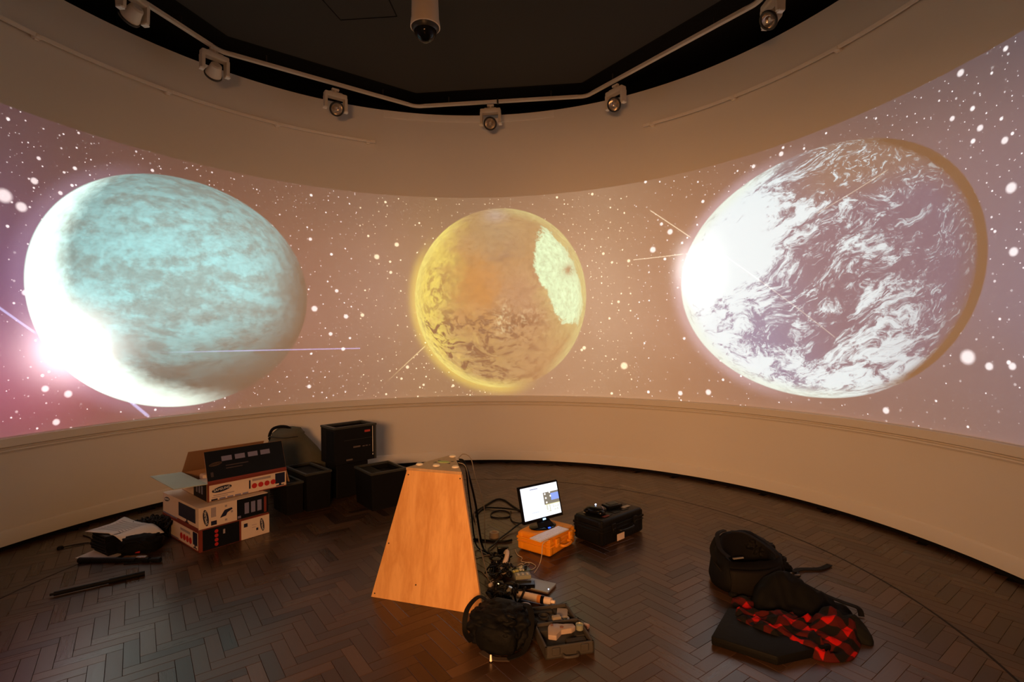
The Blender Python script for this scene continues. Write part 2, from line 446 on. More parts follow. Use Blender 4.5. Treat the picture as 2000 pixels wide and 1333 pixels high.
    def grid(s, nx, ny, fn, thick=0.004):
        top = [[s.bm.verts.new(fn(i/nx, j/ny)) for j in range(ny+1)] for i in range(nx+1)]
        s.bm.normal_update()
        bot = [[s.bm.verts.new(top[i][j].co+Vector((0, 0, -thick))) for j in range(ny+1)] for i in range(nx+1)]
        for i in range(nx):
            for j in range(ny):
                s.bm.faces.new((top[i][j], top[i+1][j], top[i+1][j+1], top[i][j+1]))
                s.bm.faces.new((bot[i][j], bot[i][j+1], bot[i+1][j+1], bot[i+1][j]))
        for i in range(nx):
            s.bm.faces.new((top[i][0], bot[i][0], bot[i+1][0], top[i+1][0])); s.bm.faces.new((top[i][ny], top[i+1][ny], bot[i+1][ny], bot[i][ny]))
        for j in range(ny):
            s.bm.faces.new((top[0][j], top[0][j+1], bot[0][j+1], bot[0][j])); s.bm.faces.new((top[nx][j], bot[nx][j], bot[nx][j+1], top[nx][j+1]))
        return s
    def mesh(s, name, m, smooth=False):
        bmesh.ops.recalc_face_normals(s.bm, faces=s.bm.faces)
        me = bpy.data.meshes.new(name); s.bm.to_mesh(me); s.bm.free()
        for mm in (m if isinstance(m, (list, tuple)) else [m]): me.materials.append(mm)
        if smooth:
            for p in me.polygons: p.use_smooth = True
            if smooth != 'all': me.set_sharp_from_angle(angle=radians(38))
        return me
    def done(s, name, m, parent=None, smooth=False, loc=None, rot=None):
        o = bpy.data.objects.new(name, s.mesh(name, m, smooth)); COL.objects.link(o)
        if parent is not None: o.parent = parent
        if loc is not None: o.location = loc
        if rot is not None: o.rotation_euler = rot
        return o
def tag(o, label=None, cat=None, group=None, kind=None):
    if label: o['label'] = label
    if cat: o['category'] = cat
    if group: o['group'] = group
    if kind: o['kind'] = kind
    return o
def thing(name, label, cat, loc=(0, 0, 0), rz=0.0, group=None):
    o = bpy.data.objects.new(name, None); COL.objects.link(o); o.location = loc; o.rotation_euler = (0, 0, rz)
    o.empty_display_size = 0.05
    return tag(o, label, cat, group)
def copy_tree(o, parent=None):
    c = o.copy(); COL.objects.link(c); c.parent = parent
    for ch in list(o.children): copy_tree(ch, c)
    return c
def crom(P, k=8, closed=False):
    P = [Vector(p) for p in P]; n = len(P); out = []
    for i in range(n if closed else n-1):
        p0 = P[(i-1) % n] if closed or i > 0 else P[0]; p1 = P[i]; p2 = P[(i+1) % n]; p3 = P[(i+2) % n] if closed or i < n-2 else P[-1]
        for j in range(k):
            t = j/k
            out.append(0.5*((2*p1)+(p2-p0)*t+(2*p0-5*p1+4*p2-p3)*t*t+(3*p1-p0-3*p2+p3)*t**3))
    if not closed: out.append(P[-1])
    return out
def text_part(txt, name, m, parent, size, mw, thick=0.0006):
    """flat printed lettering as thin geometry; mw places it in the parent's space (x right, y up, z out)"""
    cu = bpy.data.curves.new('lettering', 'FONT'); cu.body = txt; cu.size = size; cu.extrude = thick/2
    cu.align_x = 'CENTER'; cu.align_y = 'CENTER'; cu.resolution_u = 3
    tmp = bpy.data.objects.new('tmp', cu); COL.objects.link(tmp)
    me = bpy.data.meshes.new_from_object(tmp.evaluated_get(bpy.context.evaluated_depsgraph_get()))
    bpy.data.objects.remove(tmp); bpy.data.curves.remove(cu)
    me.transform(mw); me.materials.clear(); me.materials.append(m)
    o = bpy.data.objects.new(name, me); COL.objects.link(o); o.parent = parent
    return o
def plane_m(o, u, v):
    """matrix with x along u, y along v, z outwards, at o"""
    u = Vector(u).normalized(); v = Vector(v).normalized(); n = u.cross(v)
    return Matrix(((u.x, v.x, n.x, o[0]), (u.y, v.y, n.y, o[1]), (u.z, v.z, n.z, o[2]), (0, 0, 0, 1)))

# ------------------------------------------------------------------ the room
wall_m = mat('wall_paint', (.72, .68, .62), 0.75, vary=0.03, scale=1.3, bump=0.12, bscale=35, spec=0.25)
trim_m = mat('trim_paint', (.70, .66, .60), 0.6, vary=0.03, scale=2, bump=0.05, spec=0.3)
black_gap = mat('black_gap', (.012, .010, .009), 0.8)
ceil_m = mat('ceiling_panel', (.034, .029, .023), 0.85, vary=0.15, scale=3, bump=0.1)
ceil_b = mat('ceiling_void', (.016, .013, .010), 0.9)
DOOR0, DOOR1 = 168.0, 193.0       # the open doorway behind the camera (azimuths)
def ring(name, prof, m, a0=DOOR1-360, a1=DOOR0, n=180, closed=True, smooth=True):
    o = MB().arc(prof, a0, a1, n, closed=closed).done(name, m, smooth=smooth); return tag(o, kind='structure')
ring('wall_round', [(R, 0.045), (R, 4.655), (R+.30, 4.655), (R+.30, 0.045)], wall_m)
o = MB().arc([(R, 2.4), (R, 4.655), (R+.30, 4.655), (R+.30, 2.4)], DOOR0, DOOR1, 24).done('wall_front', wall_m, smooth=True); tag(o, kind='structure')
ring('baseboard_round', [(R-.014, .045), (R-.014, .150), (R-.008, .160), (R-.001, .166), (R+.02, .166), (R+.02, .045)], trim_m)
ring('trim_1', [(R+.012, 0.0), (R+.012, .05), (R+.2, .05), (R+.2, 0.0)], black_gap)
# dado rail: flat band, cove, bead
ring('trim_2', [(R+.01, .898), (R-.040, .898), (R-.046, .892), (R-.046, .828), (R-.036, .820), (R-.012, .816), (R-.008, .806), (R-.026, .801),
                (R-.031, .790), (R-.024, .781), (R-.006, .778), (R-.003, .768), (R+.01, .772)], trim_m)
# upper plaster band with the slightly wavy old joint
ring('trim_3', [(R-.006, 4.56), (R-.010, 4.57), (R-.010, 4.652), (R+.01, 4.652), (R+.01, 4.56)], wall_m, a0=-19, a1=16, n=24)
# black plenum above the wall and the ceiling
ring('wall_plenum', [(R+.62, 4.64), (R+.62, 4.90), (R+.70, 4.90), (R+.70, 4.64)], ceil_b, a0=0, a1=360)
o = MB().cyl((CX, CY, 4.92), R+.70, .06, n=96).done('ceiling', ceil_b); tag(o, kind='structure')
o = MB().arc([(R+.28, 4.60), (R+.28, 4.65), (R+.66, 4.65), (R+.66, 4.60)], 0, 360, 96).done('trim_4', ceil_b); tag(o, kind='structure')
TRK = [(-3.21, 4.473), (-2.966, 5.264), (-1.194, 6.543), (.953, 6.325), (2.249, 4.605)]
# regular continuation of the track's polygon round the back of the room
PTS = [Vector((-3.62, 3.15, 0)), Vector((-2.966, 5.264, 0)), Vector((-1.194, 6.543, 0)), Vector((.953, 6.325, 0)), Vector((2.249, 4.605, 0)), Vector((2.35, 2.4, 0)),
       Vector((1.15, .65, 0)), Vector((-.95, -.05, 0)), Vector((-2.85, 1.0, 0))]
def inset(pts, d):
    c = Vector((CX, CY, 0)); return [c+(p-c)*(1-d/(p-c).length) for p in pts]
o = MB().poly([(p.x, p.y) for p in inset(PTS, .19)], 4.72, 4.80).done('ceiling_panel', ceil_m); tag(o, kind='structure')
# access hatch in the ceiling panel
h = [Vector((-1.735, 4.35, 0)), Vector((-1.608, 4.907, 0)), Vector((-1.058, 4.863, 0)), Vector((-1.10, 4.31, 0))]
hm = MB()
for a, b in ((0, 1), (1, 2), (2, 3), (3, 0)): hm.tube([h[a]+Vector((0, 0, 4.72)), h[b]+Vector((0, 0, 4.72))], .006, 4)
hatch_parent = bpy.data.objects['ceiling_panel']
o = hm.done('hatch_edge', ceil_b, hatch_parent)

# floor: dark slab and herringbone oak blocks
slab = MB().cyl((CX, CY, -.05), R+.22, .10, n=96).done('floor', mat('floor_bed', (.02, .012, .008), .8)); tag(slab, kind='structure')
slab2 = MB().box((CX, -2.2, -.05), (4.2, 3.6, .10)).done('floor_lobby', mat('lobby_floor', (.10, .06, .04), .5)); tag(slab2, kind='structure')
oak = wood_mat('oak_block', (.013, .0075, .0045), (.086, .047, .023), .21, tone=True, bump=0.12)
ang = radians(36.3); bw, bl = .0705, .282
uu = Vector((cos(ang), sin(ang), 0)); vv = Vector((-sin(ang), cos(ang), 0))
org = Vector((.79, 2.987, 0))-uu*5*bw-vv*1*bw
bt = .006
def block_bm(bm, L, Wd, tone, uvl, cl, m=None):
    g = .0006
    x0, x1, y0, y1 = g, L-g, g, Wd-g; b = .0012; dz = random.uniform(-.0004, .0004)
    lo = [(x0, y0, -.004), (x1, y0, -.004), (x1, y1, -.004), (x0, y1, -.004)]
    mi = [(x0, y0, bt-b+dz), (x1, y0, bt-b+dz), (x1, y1, bt-b+dz), (x0, y1, bt-b+dz)]
    hi = [(x0+b, y0+b, bt+dz), (x1-b, y0+b, bt+dz), (x1-b, y1-b, bt+dz), (x0+b, y1-b, bt+dz)]
    V = [[bm.verts.new(p) for p in q] for q in (lo, mi, hi)]
    fs = [bm.faces.new(V[2])]
    for A, B in ((V[0], V[1]), (V[1], V[2])):
        for i in range(4): fs.append(bm.faces.new((A[i], A[(i+1) % 4], B[(i+1) % 4], B[i])))
    ou, ov = random.uniform(0, 9), random.uniform(0, 9)
    for f in fs:
        for l in f.loops:
            l[uvl].uv = (l.vert.co.x+ou, l.vert.co.y+ov); l[cl] = tone
    if m is not None: bmesh.ops.transform(bm, matrix=m, verts=[v for q in V for v in q])
def tone():
    t = random.random()
    return (0.25+0.5*random.random() if t > .12 else random.choice((.05, .95)), random.random(), random.random(), 1)
spots = []
for i in range(-80, 80):
    for j in range(-16, 16):
        a = i+4*j; b = i-4*j
        for kind in (0, 1):
            if kind == 0: p = org+uu*(a*bw)+vv*(b*bw); c = p+uu*bl/2+vv*bw/2; rot = ang
            else: p = org+uu*((a+4)*bw)+vv*((b+1)*bw); c = p-vv*bl/2+uu*bw/2; rot = ang-pi/2
            d = hypot(c.x-CX, c.y-CY)
            if d < R+.04 and not (d > R-.09 and c.y < -.2): spots.append((c, p, rot))
def in_view(c):
    if c.y < 2.2: return False
    u = 1000+1001.8*c.x/c.y; v = 680+1001.8*1.6/c.y
    return -20 < u < 2020 and v < 1350
vis = sorted([s for s in spots if in_view(s[0])], key=lambda s: s[0].length)
near = vis[:300]; nearset = {id(s) for s in near}
variants = []
for k in range(28):
    bm = bmesh.new(); uvl = bm.loops.layers.uv.new('grain'); cl = bm.loops.layers.float_color.new('tone')
    block_bm(bm, bl, bw, tone(), uvl, cl)
    me = bpy.data.meshes.new('parquet_block'); bm.to_mesh(me); bm.free(); me.materials.append(oak); variants.append(me)
for (c, p, rot) in near:
    o = bpy.data.objects.new('parquet_block', random.choice(variants)); COL.objects.link(o); o.parent = slab
    o.location = (p.x, p.y, 0); o.rotation_euler = (0, 0, rot)
bm = bmesh.new(); uvl = bm.loops.layers.uv.new('grain'); cl = bm.loops.layers.float_color.new('tone')
for s in spots:
    if id(s) in nearset: continue
    c, p, rot = s
    block_bm(bm, bl, bw, tone(), uvl, cl, Matrix.Translation((p.x, p.y, 0)) @ Matrix.Rotation(rot, 4, 'Z'))
me = bpy.data.meshes.new('parquet_field'); bm.to_mesh(me); bm.free(); me.materials.append(oak)
o = bpy.data.objects.new('parquet_field', me); COL.objects.link(o); o.parent = slab; tag(o, kind='stuff')
FZ = bt            # top of the parquet
o = MB().arc([(2.853, .004), (2.853, bt+.0010), (2.866, bt+.0010), (2.866, .004)], 0, 360, 160).done('inlay_ring', mat('inlay', (.012, .009, .008), .5), slab)

# hanging rails on the wall with their brackets
rail_m = mat('rail_paint', (.78, .72, .64), 0.45, vary=0.04)
def hang_rail(name, a0, a1, brs, label):
    root = thing(name, label, 'rail', (0, 0, 0))
    MB().arc([(R-.066, 4.190), (R-.070, 4.218), (R-.052, 4.226), (R-.040, 4.214), (R-.046, 4.190)], a0, a1, max(8, int(abs(a1-a0)))).done('rail_bar', rail_m, root, smooth=True)
    for a in brs:
        b = MB(); r_ = radians(a)
        m = Matrix.Translation((CX+(R-.036)*sin(r_), CY+(R-.036)*cos(r_), 4.20)) @ Matrix.Rotation(-r_, 4, 'Z')
        b.box((0, 0, 0), (.050, .074, .032), m, bev=.004); b.box((0, .010, -.016), (.034, .024, .022), m, bev=.003)
        b.done('bracket', rail_m, root)
    return root
hang_rail('hanging_rail', -104, -20.7, [-89.0, -72.4, -55.9, -38.7, -22.1], 'long painted picture hanging rail on the wall above the left planet')
hang_rail('hanging_rail', 34.1, 104, [35.7, 50.5, 67.0, 83.5], 'painted picture hanging rail on the wall above the right cloudy planet')

# ------------------------------------------------------------------ lighting track on the ceiling, spotlights, dome camera
white_metal = mat('cream_metal', (.62, .55, .46), .45, vary=.05)
dark_metal = mat('dark_metal', (.03, .028, .026), .4, vary=.1)
lens_glass = mat('reflector', (.75, .68, .60), .18, metal=0.85, vary=.05)
TZ = 4.64
tp = [Vector((p.x, p.y, TZ)) for p in PTS]
track = thing('lighting_track', 'cream angular lighting track running round the dark ceiling', 'track', (0, 0, 0))
def bar_between(a, b, w, h, m, name, parent, ext=0.0, bev=.004):
    d = b-a; L = d.length; mid = (a+b)/2
    mm = Matrix.Translation(mid) @ d.to_track_quat('X', 'Z').to_matrix().to_4x4()
    return MB().box((0, 0, 0), (L+ext, w, h), mm, bev=bev).done(name, m, parent)
for i in range(len(tp)):
    a, b = tp[i], tp[(i+1) % len(tp)]
    d = (b-a).normalized()
    bar_between(a+d*.10, b-d*.10, .038, .038, white_metal, 'track_rail', track)
    k = MB(); pr = tp[i-1]
    e = (a-pr).normalized()
    k.tube(crom([a-e*.11, a-e*.04, a+d*.04, a+d*.11], 4), .024, 8); k.done('track_elbow', white_metal, track, smooth=True)
    for t in (.2, .8):
        q = a.lerp(b, t); MB().cyl((q.x, q.y, 4.69), .008, .09, n=8).done('hanger', dark_metal, track)
j = tp[2].lerp(tp[3], .49)
MB().box((0, 0, 0), (.022, .052, .05), Matrix.Translation(j) @ (tp[3]-tp[2]).to_track_quat('X', 'Z').to_matrix().to_4x4(), bev=.003).done('track_joint', dark_metal, track)

def spotlight(pos, yaw, tilt, label, yoke_yaw=None, head_yaw=0.0, open_head=False):
    t = thing('track_spotlight', label, 'spotlight', (pos[0], pos[1], TZ-.026), radians(yaw), 'unlit spotlights on the lighting track')
    MB().box((0, 0, -.012), (.085, .036, .024), bev=.004).done('adapter', white_metal, t)
    MB().cyl((0, 0, -.038), .014, .04, n=14).done('swivel_stem', white_metal, t, smooth=True)
    y = MB()
    w = .115
    y.box((0, 0, -.085), (2*w+.03, .085, .060), bev=.014, seg=2)
    y.box((0, 0, -.055), (2*w-.08, .070, .012), bev=.004)
    for sx in (-1, 1):
        y.poly([(-.042, -.10), (.042, -.10), (.036, -.245), (-.036, -.245)], -.016, .016, Matrix.Translation((sx*(w), 0, 0)) @ Matrix(((0, 0, 1, 0), (1, 0, 0, 0), (0, 1, 0, 0), (0, 0, 0, 1))), bev=.003)
    y.done('yoke', white_metal, t)
    for sx in (-1, 1):
        MB().box((sx*(w+.006), 0, -.25), (.045, .05, .016), bev=.003).done('yoke_foot', mat('bright_cap', (.8, .76, .7), .35), t)
    hm = Matrix.Translation((0, 0, -.222)) @ Matrix.Rotation(radians(head_yaw), 4, 'Z') @ Matrix.Rotation(radians(90+tilt), 4, 'X') @ Matrix.Scale(.88, 4)
    # head points along local -Y tilted down; its axis is the lathe's z
    hd = MB().lathe([(0, -.085), (.040, -.085), (.058, -.070), (.064, -.03), (.072, .0), (.085, .045), (.085, .062), (.078, .062)], 28, hm)
    hd.done('lamp_housing', white_metal, t, smooth=True)
    MB().lathe([(.078, .060), (.092, .052), (.096, .066), (.090, .080), (.076, .080), (.074, .062), (.078, .060)], 28, hm).done('lamp_ring', dark_metal, t, smooth=True)
    MB().lathe([(0, .010), (.030, .014), (.060, .036), (.075, .064)], 28, hm).done('reflector', lens_glass, t, smooth=True)
    MB().lathe([(0, .050), (.016, .046), (.020, .030), (.018, .008)], 16, hm).done('bulb_shield', mat('bulb', (.5, .44, .38), .3, metal=.5), t, smooth=True)
    return t
def ang_of(i):   # direction of the track's side i
    d = tp[i+1]-tp[i]; return math.degrees(atan2(d.y, d.x))
spotlight((-2.041, 6.017), ang_of(1), 35, 'unlit cream spotlight with round dark ring, between the big open one and the middle one')
spotlight((-.236, 6.467), ang_of(2), 38, 'unlit cream spotlight under the middle run of track, facing straight out')
spotlight((1.248, 6.0), ang_of(3), 32, 'unlit cream spotlight just right of the track corner, turned sideways', head_yaw=20)
spotlight((-2.97, 5.17), ang_of(1)+16, 28, 'unlit cream spotlight beside the left track corner, seen from behind its wide bracket', head_yaw=175)
spotlight((2.285, 4.42), ang_of(4), 40, 'unlit cream spotlight cut by the top edge of the picture at right', head_yaw=12)
spotlight((-3.13, 4.27), ang_of(0)+10, 28, 'unlit cream spotlight cut by the top edge of the picture at left', head_yaw=165)

dc = thing('security_camera', 'white cylindrical dome security camera hanging from the dark ceiling', 'camera', (-.632, 3.9, 4.035))
MB().lathe([(.0, .30), (.085, .30), (.098, .28), (.100, .20), (.104, .05), (.112, .0), (.113, -.02), (.106, -.024), (.100, -.01), (.0, -.005)], 40).done('housing', mat('camera_shell', (.62, .52, .42), .4, vary=.04), dc, smooth=True)
MB().cyl((0, 0, .49), .028, .40, n=20).done('pole', white_metal, dc, smooth=True)
MB().lathe([(.104, -.018), (.096, -.040), (.085, -.052), (.080, -.050)], 36).done('dome_collar', dark_metal, dc, smooth=True)
MB().lathe([(.086, -.048), (.080, -.075), (.058, -.108), (.028, -.128), (0, -.134)], 32).done('dome', mat('smoked_dome', (.012, .012, .014), .08, spec=.8, vary=.02), dc, smooth=True)

# ------------------------------------------------------------------ plywood pedestal
ply = wood_mat('plywood', (.56, .27, .085), (.74, .42, .17), .5, axis_scale=(7, 7, .9), ring=1.6)
ply_edge = wood_mat('plywood_edge', (.36, .17, .07), (.50, .27, .12), .6, axis_scale=(2, 2, 30), ring=2)
ped = thing('plywood_pedestal', 'tall tapering triangular plywood pedestal with white buttons on its top', 'pedestal', (-.5, 3.4, FZ))
O = Vector((-.5, 3.4, FZ))
BL, BR, BB = Vector((-.91, 3.249, FZ)), Vector((-.19, 3.009, FZ)), Vector((-.40, 4.0, FZ))
TL, TR, TB = Vector((-.686, 3.305, .79)), Vector((-.323, 3.170, .79)), Vector((-.43, 3.68, .79))
def panel(a, b, c, d, th, name, m, ext=0.0):
    """a,b bottom corners, c,d top corners (outer face), thickness inwards"""
    n = (b-a).cross(d-a).normalized(); cen = (BL+BR+BB+TL+TR+TB)/6
    if n.dot(cen-a) < 0: n = -n
    return MB().hull8([p-O for p in (a, b, c, d)], [p-O+n*th for p in (a, b, c, d)]).done(name, m, ped)
e1 = (BR-BL).normalized()
panel(BL, BR, TR, TL, .018, 'front_panel', ply)
panel(BR+(BB-BR).normalized()*.026, BB, TB, TR+(TB-TR).normalized()*.022, .018, 'side_panel', ply)
panel(BB, BL+(BB-BL).normalized()*.02, TL+(TB-TL).normalized()*.02, TB, .018, 'side_panel', ply)
cT = (TL+TR+TB)/3
def grow(p, d): q = p-cT; return cT+q*(1+d/q.length)
tl, tr, tb = [grow(p, .006) for p in (TL, TR, TB)]
tb1 = tb+(tl-tb).normalized()*.05; tb2 = tb+(tr-tb).normalized()*.05
MB().poly([((p-O).x, (p-O).y) for p in (tl, tr, tb2, tb1)], .79-FZ, .808-FZ, bev=.002).done('top_board', wood_mat('plywood_top', (.42, .26, .14), (.52, .35, .21), .45, axis_scale=(9, 2, 2), ring=2), ped)
btn = mat('button_white', (.82, .74, .60), .35, vary=.03)
def gz(p): return (p[0]-O.x, p[1]-O.y, .808-FZ)
for (x, y) in ((-.617, 3.372), (-.501, 3.335), (-.372, 3.288), (-.426, 3.60)):
    MB().lathe([(0, .011), (.017, .010), (.023, .005), (.024, 0), (0, 0)], 20, Matrix.Translation(gz((x, y)))).done('button', btn, ped, smooth=True)
MB().lathe([(0, .003), (.030, .003), (.033, 0), (0, 0)], 24, Matrix.Translation(gz((-.468, 3.44))) @ Matrix.Rotation(radians(-20), 4, 'Z') @ Matrix.Diagonal((1.3, .85, 1, 1))).done('green_pad', mat('green_pad', (.42, .55, .18), .5), ped)
for (x, y, r_) in ((-.524, 3.432, 200), (-.505, 3.482, 130), (-.408, 3.448, 20), (-.425, 3.392, -50)):
    MB().poly([(.013, 0), (-.010, .012), (-.010, -.012)], 0, .0015, Matrix.Translation(gz((x, y))) @ Matrix.Rotation(radians(r_), 4, 'Z')).done('arrow_mark', dark_metal, ped)
nF = (BR-BL).cross(TL-BL).normalized()
if nF.y > 0: nF = -nF
for (s, t) in ((.05, .965), (.03, .42), (.025, .03), (.40, .14), (.97, .97), (.98, .03)):
    p = (BL.lerp(BR, s)).lerp(TL.lerp(TR, s), t)+nF*.001-O
    MB().cyl((0, 0, 0), .0045, .003, n=10).done('screw', dark_metal, ped, loc=p, rot=nF.to_track_quat('Z', 'Y').to_euler())

# ------------------------------------------------------------------ yellow hard case, monitor, keyboard
def hard_case(name, label, F, ang, L, Wd, H, split, m, mr, latches=True):
    """F front corner on the floor; local x along ang (length L, the handle side), y away"""
    t = thing(name, label, 'case', (F[0], F[1], FZ), ang)
    g = .012
    MB().box((L/2, Wd/2, split/2+.001), (L-.012, Wd-.012, split-.006), bev=.018, seg=3).done('base_shell', m, t, smooth=True)
    MB().box((L/2, Wd/2, (H+split)/2), (L-.012, Wd-.012, H-split-.003), bev=.020, seg=3).done('lid', m, t, smooth=True)
    b = MB()
    b.box((L/2, Wd/2, split+.004), (L+.006, Wd+.006, .020), bev=.005, seg=2)
    b.box((L/2, Wd/2, split-.022), (L+.002, Wd+.002, .012), bev=.004)
    b.done('rim', m, t, smooth=True)
    for (x, y) in ((.028, .028), (L-.028, .028), (.028, Wd-.028), (L-.028, Wd-.028)):
        MB().box((x, y, H/2), (.050, .050, H*.86), bev=.012, seg=2).done('corner_rib', m, t, smooth=True)
    for x in (L*.24, L*.76):
        k = MB(); k.box((x, -.010, split), (.048, .018, .062), bev=.005, seg=2); k.box((x, -.018, split-.018), (.036, .010, .030), bev=.004); k.done('latch', mr, t, smooth=True)
    hp = [(L*.34, -.004, split-.030), (L*.35, -.035, split-.032), (L*.42, -.046, split-.034), (L*.58, -.046, split-.034), (L*.65, -.035, split-.032), (L*.66, -.004, split-.030)]
    MB().tube(crom(hp, 5), .010, 8).done('handle', mr, t, smooth=True)
    for k in range(3):
        MB().box((L*(.3+.2*k), Wd/2, H+.0005), (L*.14, Wd*.62, .004), bev=.0015).done('lid_rib', m, t)
    return t
yel = mat('yellow_plastic', (.72, .26, .010), .42, vary=.08, bump=.05, bscale=120)
yc = hard_case('hard_case', 'small yellow hard equipment case under the monitor and keyboard', (.263, 3.783), radians(52.8), .365, .305, .150, .095, yel, yel)
blk_pl = mat('black_plastic', (.014, .014, .014), .42, vary=.15, bump=.08, bscale=90)
bc = hard_case('hard_case', 'black hard equipment case on the floor right of the yellow case', (.679, 3.957), radians(40.9), .536, .302, .205, .135, blk_pl, blk_pl)
lbl = mat('paper_label', (.62, .50, .44), .6, vary=.1)
b = MB().box((.20, -.021, .050), (.092, .003, .052), bev=.001); b.done('paper_label', lbl, bc)
for (x, y, w, d) in ((.44, .20, .06, .028), (.43, .10, .09, .035), (.085, .235, .055, .026)):
    MB().box((x, y, .2092), (w, d, .0012)).done('sticker', mat('sticker_dull', (.36, .31, .24), .6), bc)
MB().box((.12, .06, .2092), (.07, .028, .0012)).done('sticker', mat('sticker_red', (.14, .03, .02), .6), bc)

mon = thing('computer_monitor', 'small black-framed monitor with a lit white screen on the yellow case', 'monitor', (.2118, 4.05, .347), radians(35.5))
tl_ = radians(14.8)
mt = Matrix.Rotation(-tl_, 4, 'X')            # leaning back
w_, h_ = .3796, .2465
gloss = mat('gloss_black', (.008, .008, .010), .15, vary=.05, spec=.6)
fr = MB()
m0 = mt
bz = .012
fr.box((0, .012, 0), (w_+.012, .022, h_+.034), m0, bev=.004)
fr.done('monitor_case', gloss, mon)
f2 = MB()
f2.box((-w_/2+.001, -.002, .002), (.010, .008, h_+.020), m0); f2.box((w_/2-.001, -.002, .002), (.010, .008, h_+.020), m0)
f2.box((0, -.002, h_/2+.006), (w_+.006, .008, .011), m0); f2.box((0, -.002, -h_/2-.006), (w_+.008, .009, .022), m0)
f2.done('bezel', gloss, mon)
def screen_mat():
    m = bpy.data.materials.new('lit_screen'); m.use_nodes = True; t = m.node_tree; NT.tree = t
    b = t.nodes['Principled BSDF']; tc = nd('ShaderNodeTexCoord'); x, y, z = sep(X(tc.outputs['UV']))
    def rect(x0, y0, x1, y1): return ss(x0-.004, x0+.004, x)*ss(x1+.004, x1-.004, x)*ss(y0-.004, y0+.004, y)*ss(y1+.004, y1-.004, y)
    c = mixc(rect(0, 0, .60, 1)*0.25, (1.25, 1.25, 1.30), (.95, 1.05, 1.35))
    c = mixc(rect(.25, .90, .46, .925)*.8, c, (.10, .10, .25))
    c = mixc(rect(.58, .36, 1, .74), c, (.24, .21, .16))
    c = mixc(rect(.78, .46, 1, .68), c, (.30, .42, .95))
    for (a, q) in ((.63, .69), (.64, .56), (.645, .42), (.76, .72), (.77, .60)):
        dx = (x-a)*1.45; dy = y-q
        c = mixc(ss(.034, .028, sqr(dx*dx+dy*dy)), c, (1.3, 1.2, 1.1))
    c = mixc(rect(.60, .345, 1, .365), c, (.75, .70, .30))
    for (x0, y0, x1, y1) in ((.62, .18, .66, .34), (.70, .12, .73, .34), (.62, .13, .73, .15), (.80, .24, .96, .26), (.80, .24, .815, .34), (.94, .24, .96, .36), (.82, .14, .88, .17), (.90, .12, .93, .20)):
        c = mixc(rect(x0, y0, x1, y1)*.55, c, (.40, .40, .12))
    c = mixc(rect(.22, .19, .42, .205)*.6, c, (.2, .3, .5))
    put(b.inputs['Emission Color'], c); b.inputs['Emission Strength'].default_value = 1.0
    b.inputs['Base Color'].default_value = (.02, .02, .02, 1); b.inputs['Roughness'].default_value = .3
    return m
bm = bmesh.new(); uvl = bm.loops.layers.uv.new('UV')
vs = [bm.verts.new(mt @ Vector(p)) for p in ((-w_/2+.005, -.004, -h_/2+.004), (w_/2-.005, -.004, -h_/2+.004), (w_/2-.005, -.004, h_/2), (-w_/2+.005, -.004, h_/2))]
f = bm.faces.new(vs)
for l, u_ in zip(f.loops, ((0, 0), (1, 0), (1, 1), (0, 1))): l[uvl].uv = u_
me = bpy.data.meshes.new('screen'); bm.to_mesh(me); bm.free(); me.materials.append(screen_mat())
sc_ = bpy.data.objects.new('screen', me); COL.objects.link(sc_); sc_.parent = mon
blue = mat('blue_led', (.2, .4, 1), .3, emit=(.25, .55, 1.0), estr=4.0)
MB().box((.0, -.009, -h_/2-.010), (.030, .004, .012), m0, bev=.002).done('power_light', blue, mon)
st = MB()
zb = .158-.347
st.hull8([(-.075, -.070, zb+.012), (.075, -.070, zb+.012), (.070, -.052, zb+.012), (-.070, -.052, zb+.012)], [(-.040, .014, -.10), (.040, .014, -.10), (.040, .032, -.10), (-.040, .032, -.10)])
st.done('stand_neck', gloss, mon)
MB().lathe([(0, .010), (.098, .010), (.104, .006), (.104, 0), (0, 0)], 36, Matrix.Translation((0, -.02, zb)) @ Matrix.Diagonal((1.12, .84, 1, 1))).done('stand_base', gloss, mon, smooth=True)
MB().box((0, -.103, zb+.012), (.020, .010, .006)).done('base_light', mat('blue_glow', (.05, .1, 1), .3, emit=(.02, .08, 1.0), estr=3.0), mon)

kbm = mat('keyboard_white', (.62, .62, .70), .45, vary=.03)
kb = thing('keyboard', 'slim pale keyboard lying on the front edge of the yellow case', 'keyboard', (.191, 3.677, .1625), radians(46.3))
kb.location.x -= .004; kb.location.y += .012
KL, KW = .335, .105
MB().box((KL/2, KW/2, .004), (KL, KW, .008), bev=.002).done('keyboard_base', kbm, kb)
kmesh = None
for r_ in range(5):
    for q in range(14):
        if kmesh is None: kmesh = MB().box((0, 0, .0015), (.0195, .0155, .003), bev=.0008).mesh('key', mat('key_white', (.70, .70, .78), .4, vary=.03))
        o = bpy.data.objects.new('key', kmesh); COL.objects.link(o); o.parent = kb
        o.location = (.018+q*(KL-.036)/13, .014+r_*(KW-.028)/4, .008)

